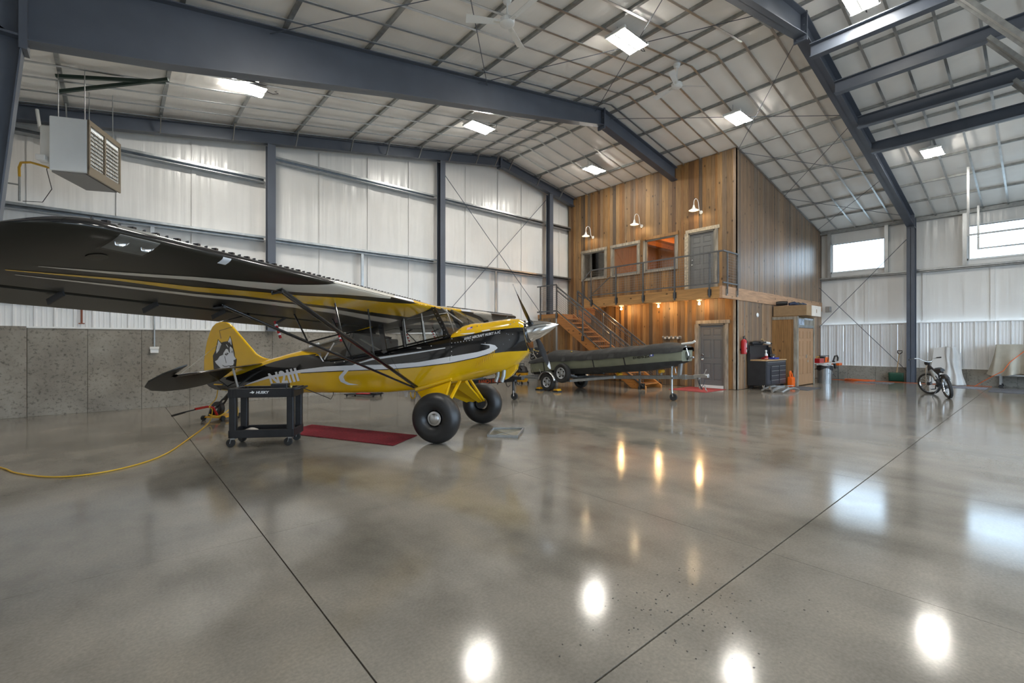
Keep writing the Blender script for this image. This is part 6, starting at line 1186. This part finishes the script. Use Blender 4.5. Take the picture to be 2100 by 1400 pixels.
ob('crank',M().cyl((.45,-.08,.36),(.45,.08,.36),.075,18).beam((.45,.1,.36),(.56,.1,.24),.025,.015).beam((.45,-.1,.36),(.34,-.1,.48),.025,.015).bx(.52,.62,.1,.2,.225,.245).bx(.28,.38,-.2,-.1,.475,.495),'satin',bk,local=True); ob('kick_stand',M().tube([(.32,.06,.34),(.22,.30,.06)],.010,6),'satin',bk,local=True); ob('fender',M().grid(lambda a,b:(.36*math.cos(.9+1.5*a),-.045+.09*b,.325+.36*math.sin(.9+1.5*a)),10,2),'black',bk,smooth=True,local=True,solid=.006)
# ---- bits on the walls
t=thing('outlet_box','white outlet box with grey conduit on the concrete wall','outlet',(.69,13.9,1.38)); ob('box',M().bx(.61,.77,13.88,13.95,1.31,1.45),'white',t,bevel=.01); ob('cover',M().bx(.60,.78,13.86,13.885,1.40,1.46),'offw',t,bevel=.005); ob('conduit',M().cyl((.69,13.92,1.45),(.69,13.92,2.4),.018,8),'galv',t)
o=ob('rebar_stub',M().cyl((-.58,13.93,1.98),(-.58,13.93,2.36),.018,8).bx(-.63,-.53,13.9,13.95,1.97,1.99),mat('rusty_red_paint',(.22,.07,.04),.7)); tag(o,'rusty red rod hanging on the ribbed panel under the left wing','rod')
t=thing('junction_box','grey electrical box on the right wall beside the loft corner','box',(23.85,6.3,3.0)); ob('box',M().bx(23.74,23.95,6.24,6.42,2.9,3.15),'galvd',t,bevel=.01); ob('cover',M().bx(23.735,23.745,6.26,6.40,2.92,3.13),'galv',t)
for x,zt2,lb in ((20.4,7.1,'farther from the wall'),(23.6,6.5,'closer to the wall')):
    t=thing('overhead_track','galvanised hanging rail across the right-hand window, '+lb,'rail',(x,0,4.95),0,'hanging door rails'); ob('hanger',M().bx(x-.03,x-.005,1.62,1.68,4.92,zt2).bx(x+.02,x+.045,1.62,1.68,4.92,zt2),'galv',t); ob('rail',M().beam((x,1.66,4.95),(x,-5.5,4.95),.05,.05),'galv',t); ob('cord_loop',M().tube([(x,1.62,4.95),(x,1.5,4.86),(x,1.35,4.84),(x,1.25,4.9)],.006,6),'satin',t)
t=thing('wall_rack','row of mottled grey and white knobs on the loft wall above the boat bow','rack',(XH-.05,9.0,1.75)); ob('rack_board',M().bx(XH-.05,XH-.02,8.62,9.37,1.70,1.80),'trimg',t)
for k in range(9): ob('knob',M().lathe([(.015,0),(.04,.03),(.04,.06),(.001,.08)],(XH-.05,8.66+.083*k,1.75+.02*(-1)**k),(-1,0,0),10),'offw' if k%2 else 'galvd',t,smooth=True)
# ============================================================ HIGH-BAY LIGHTS
FX=[(2.08,11.3,7.05,'nearest the wall heater'),(8.22,11.05,7.95,'near the middle of the gable bay'),(13.66,11.15,8.05,'beside the loft roof edge'),(8.27,5.85,7.95,'between the two ceiling fans'),(13.7,5.87,8.05,'in front of the loft gable'),(18.5,2.26,7.22,'under the right roof slope'),(11.0,2.4,8.22,'at the top edge of the picture, right of centre'),
    (2.6,5.85,7.0,'out of view above the wing'),(4.0,.6,7.2,'out of view above the viewer'),(18.6,-3.2,7.2,'out of view at the far right'),(10.8,-3.4,8.2,'out of view behind the viewer'),(3.2,-4.2,7.0,'out of view behind on the left')]
for x,y,z,lb in FX:
    t=thing('high_bay_light','twin-lens white high-bay lamp '+lb,'lamp',(x,y,z),0,'high-bay lamps under the roof')
    hs=ob('housing', M().bx(x-.40,x+.40,y-.045,y+.045,z+.03,z+.11).bx(x-.45,x-.39,y-.25,y+.25,z+.01,z+.07).bx(x+.39,x+.42,y-.25,y+.25,z+.01,z+.07), 'white', t, bevel=.006)
    for s in (-1,1): ob('lens', M().bx(x-.38,x+.38,y+s*.14-.075,y+s*.14+.075,z-.004,z+.014), 'lens', t)
    ob('reflector', M().bx(x-.40,x+.40,y-.23,y-.05,z+.015,z+.05).bx(x-.40,x+.40,y+.05,y+.23,z+.015,z+.05), 'galvd', t)
    ob('hanger', M().cyl((x-.35,y,z+.13),(x-.35,y,zc(x-.35)-.03),.006,6).cyl((x+.35,y,z+.13),(x+.35,y,zc(x+.35)-.03),.006,6), 'galv', t)
    ob('power_cord', M().tube([(x+.4,y,z+.08),(x+.58,y+.02,z+.07),(x+.7,y+.03,z+.12),(x+.62,y+.03,z+.15),(x+.66,y,zc(x+.66)-.05)],.008,6), 'satin', t, smooth=True)
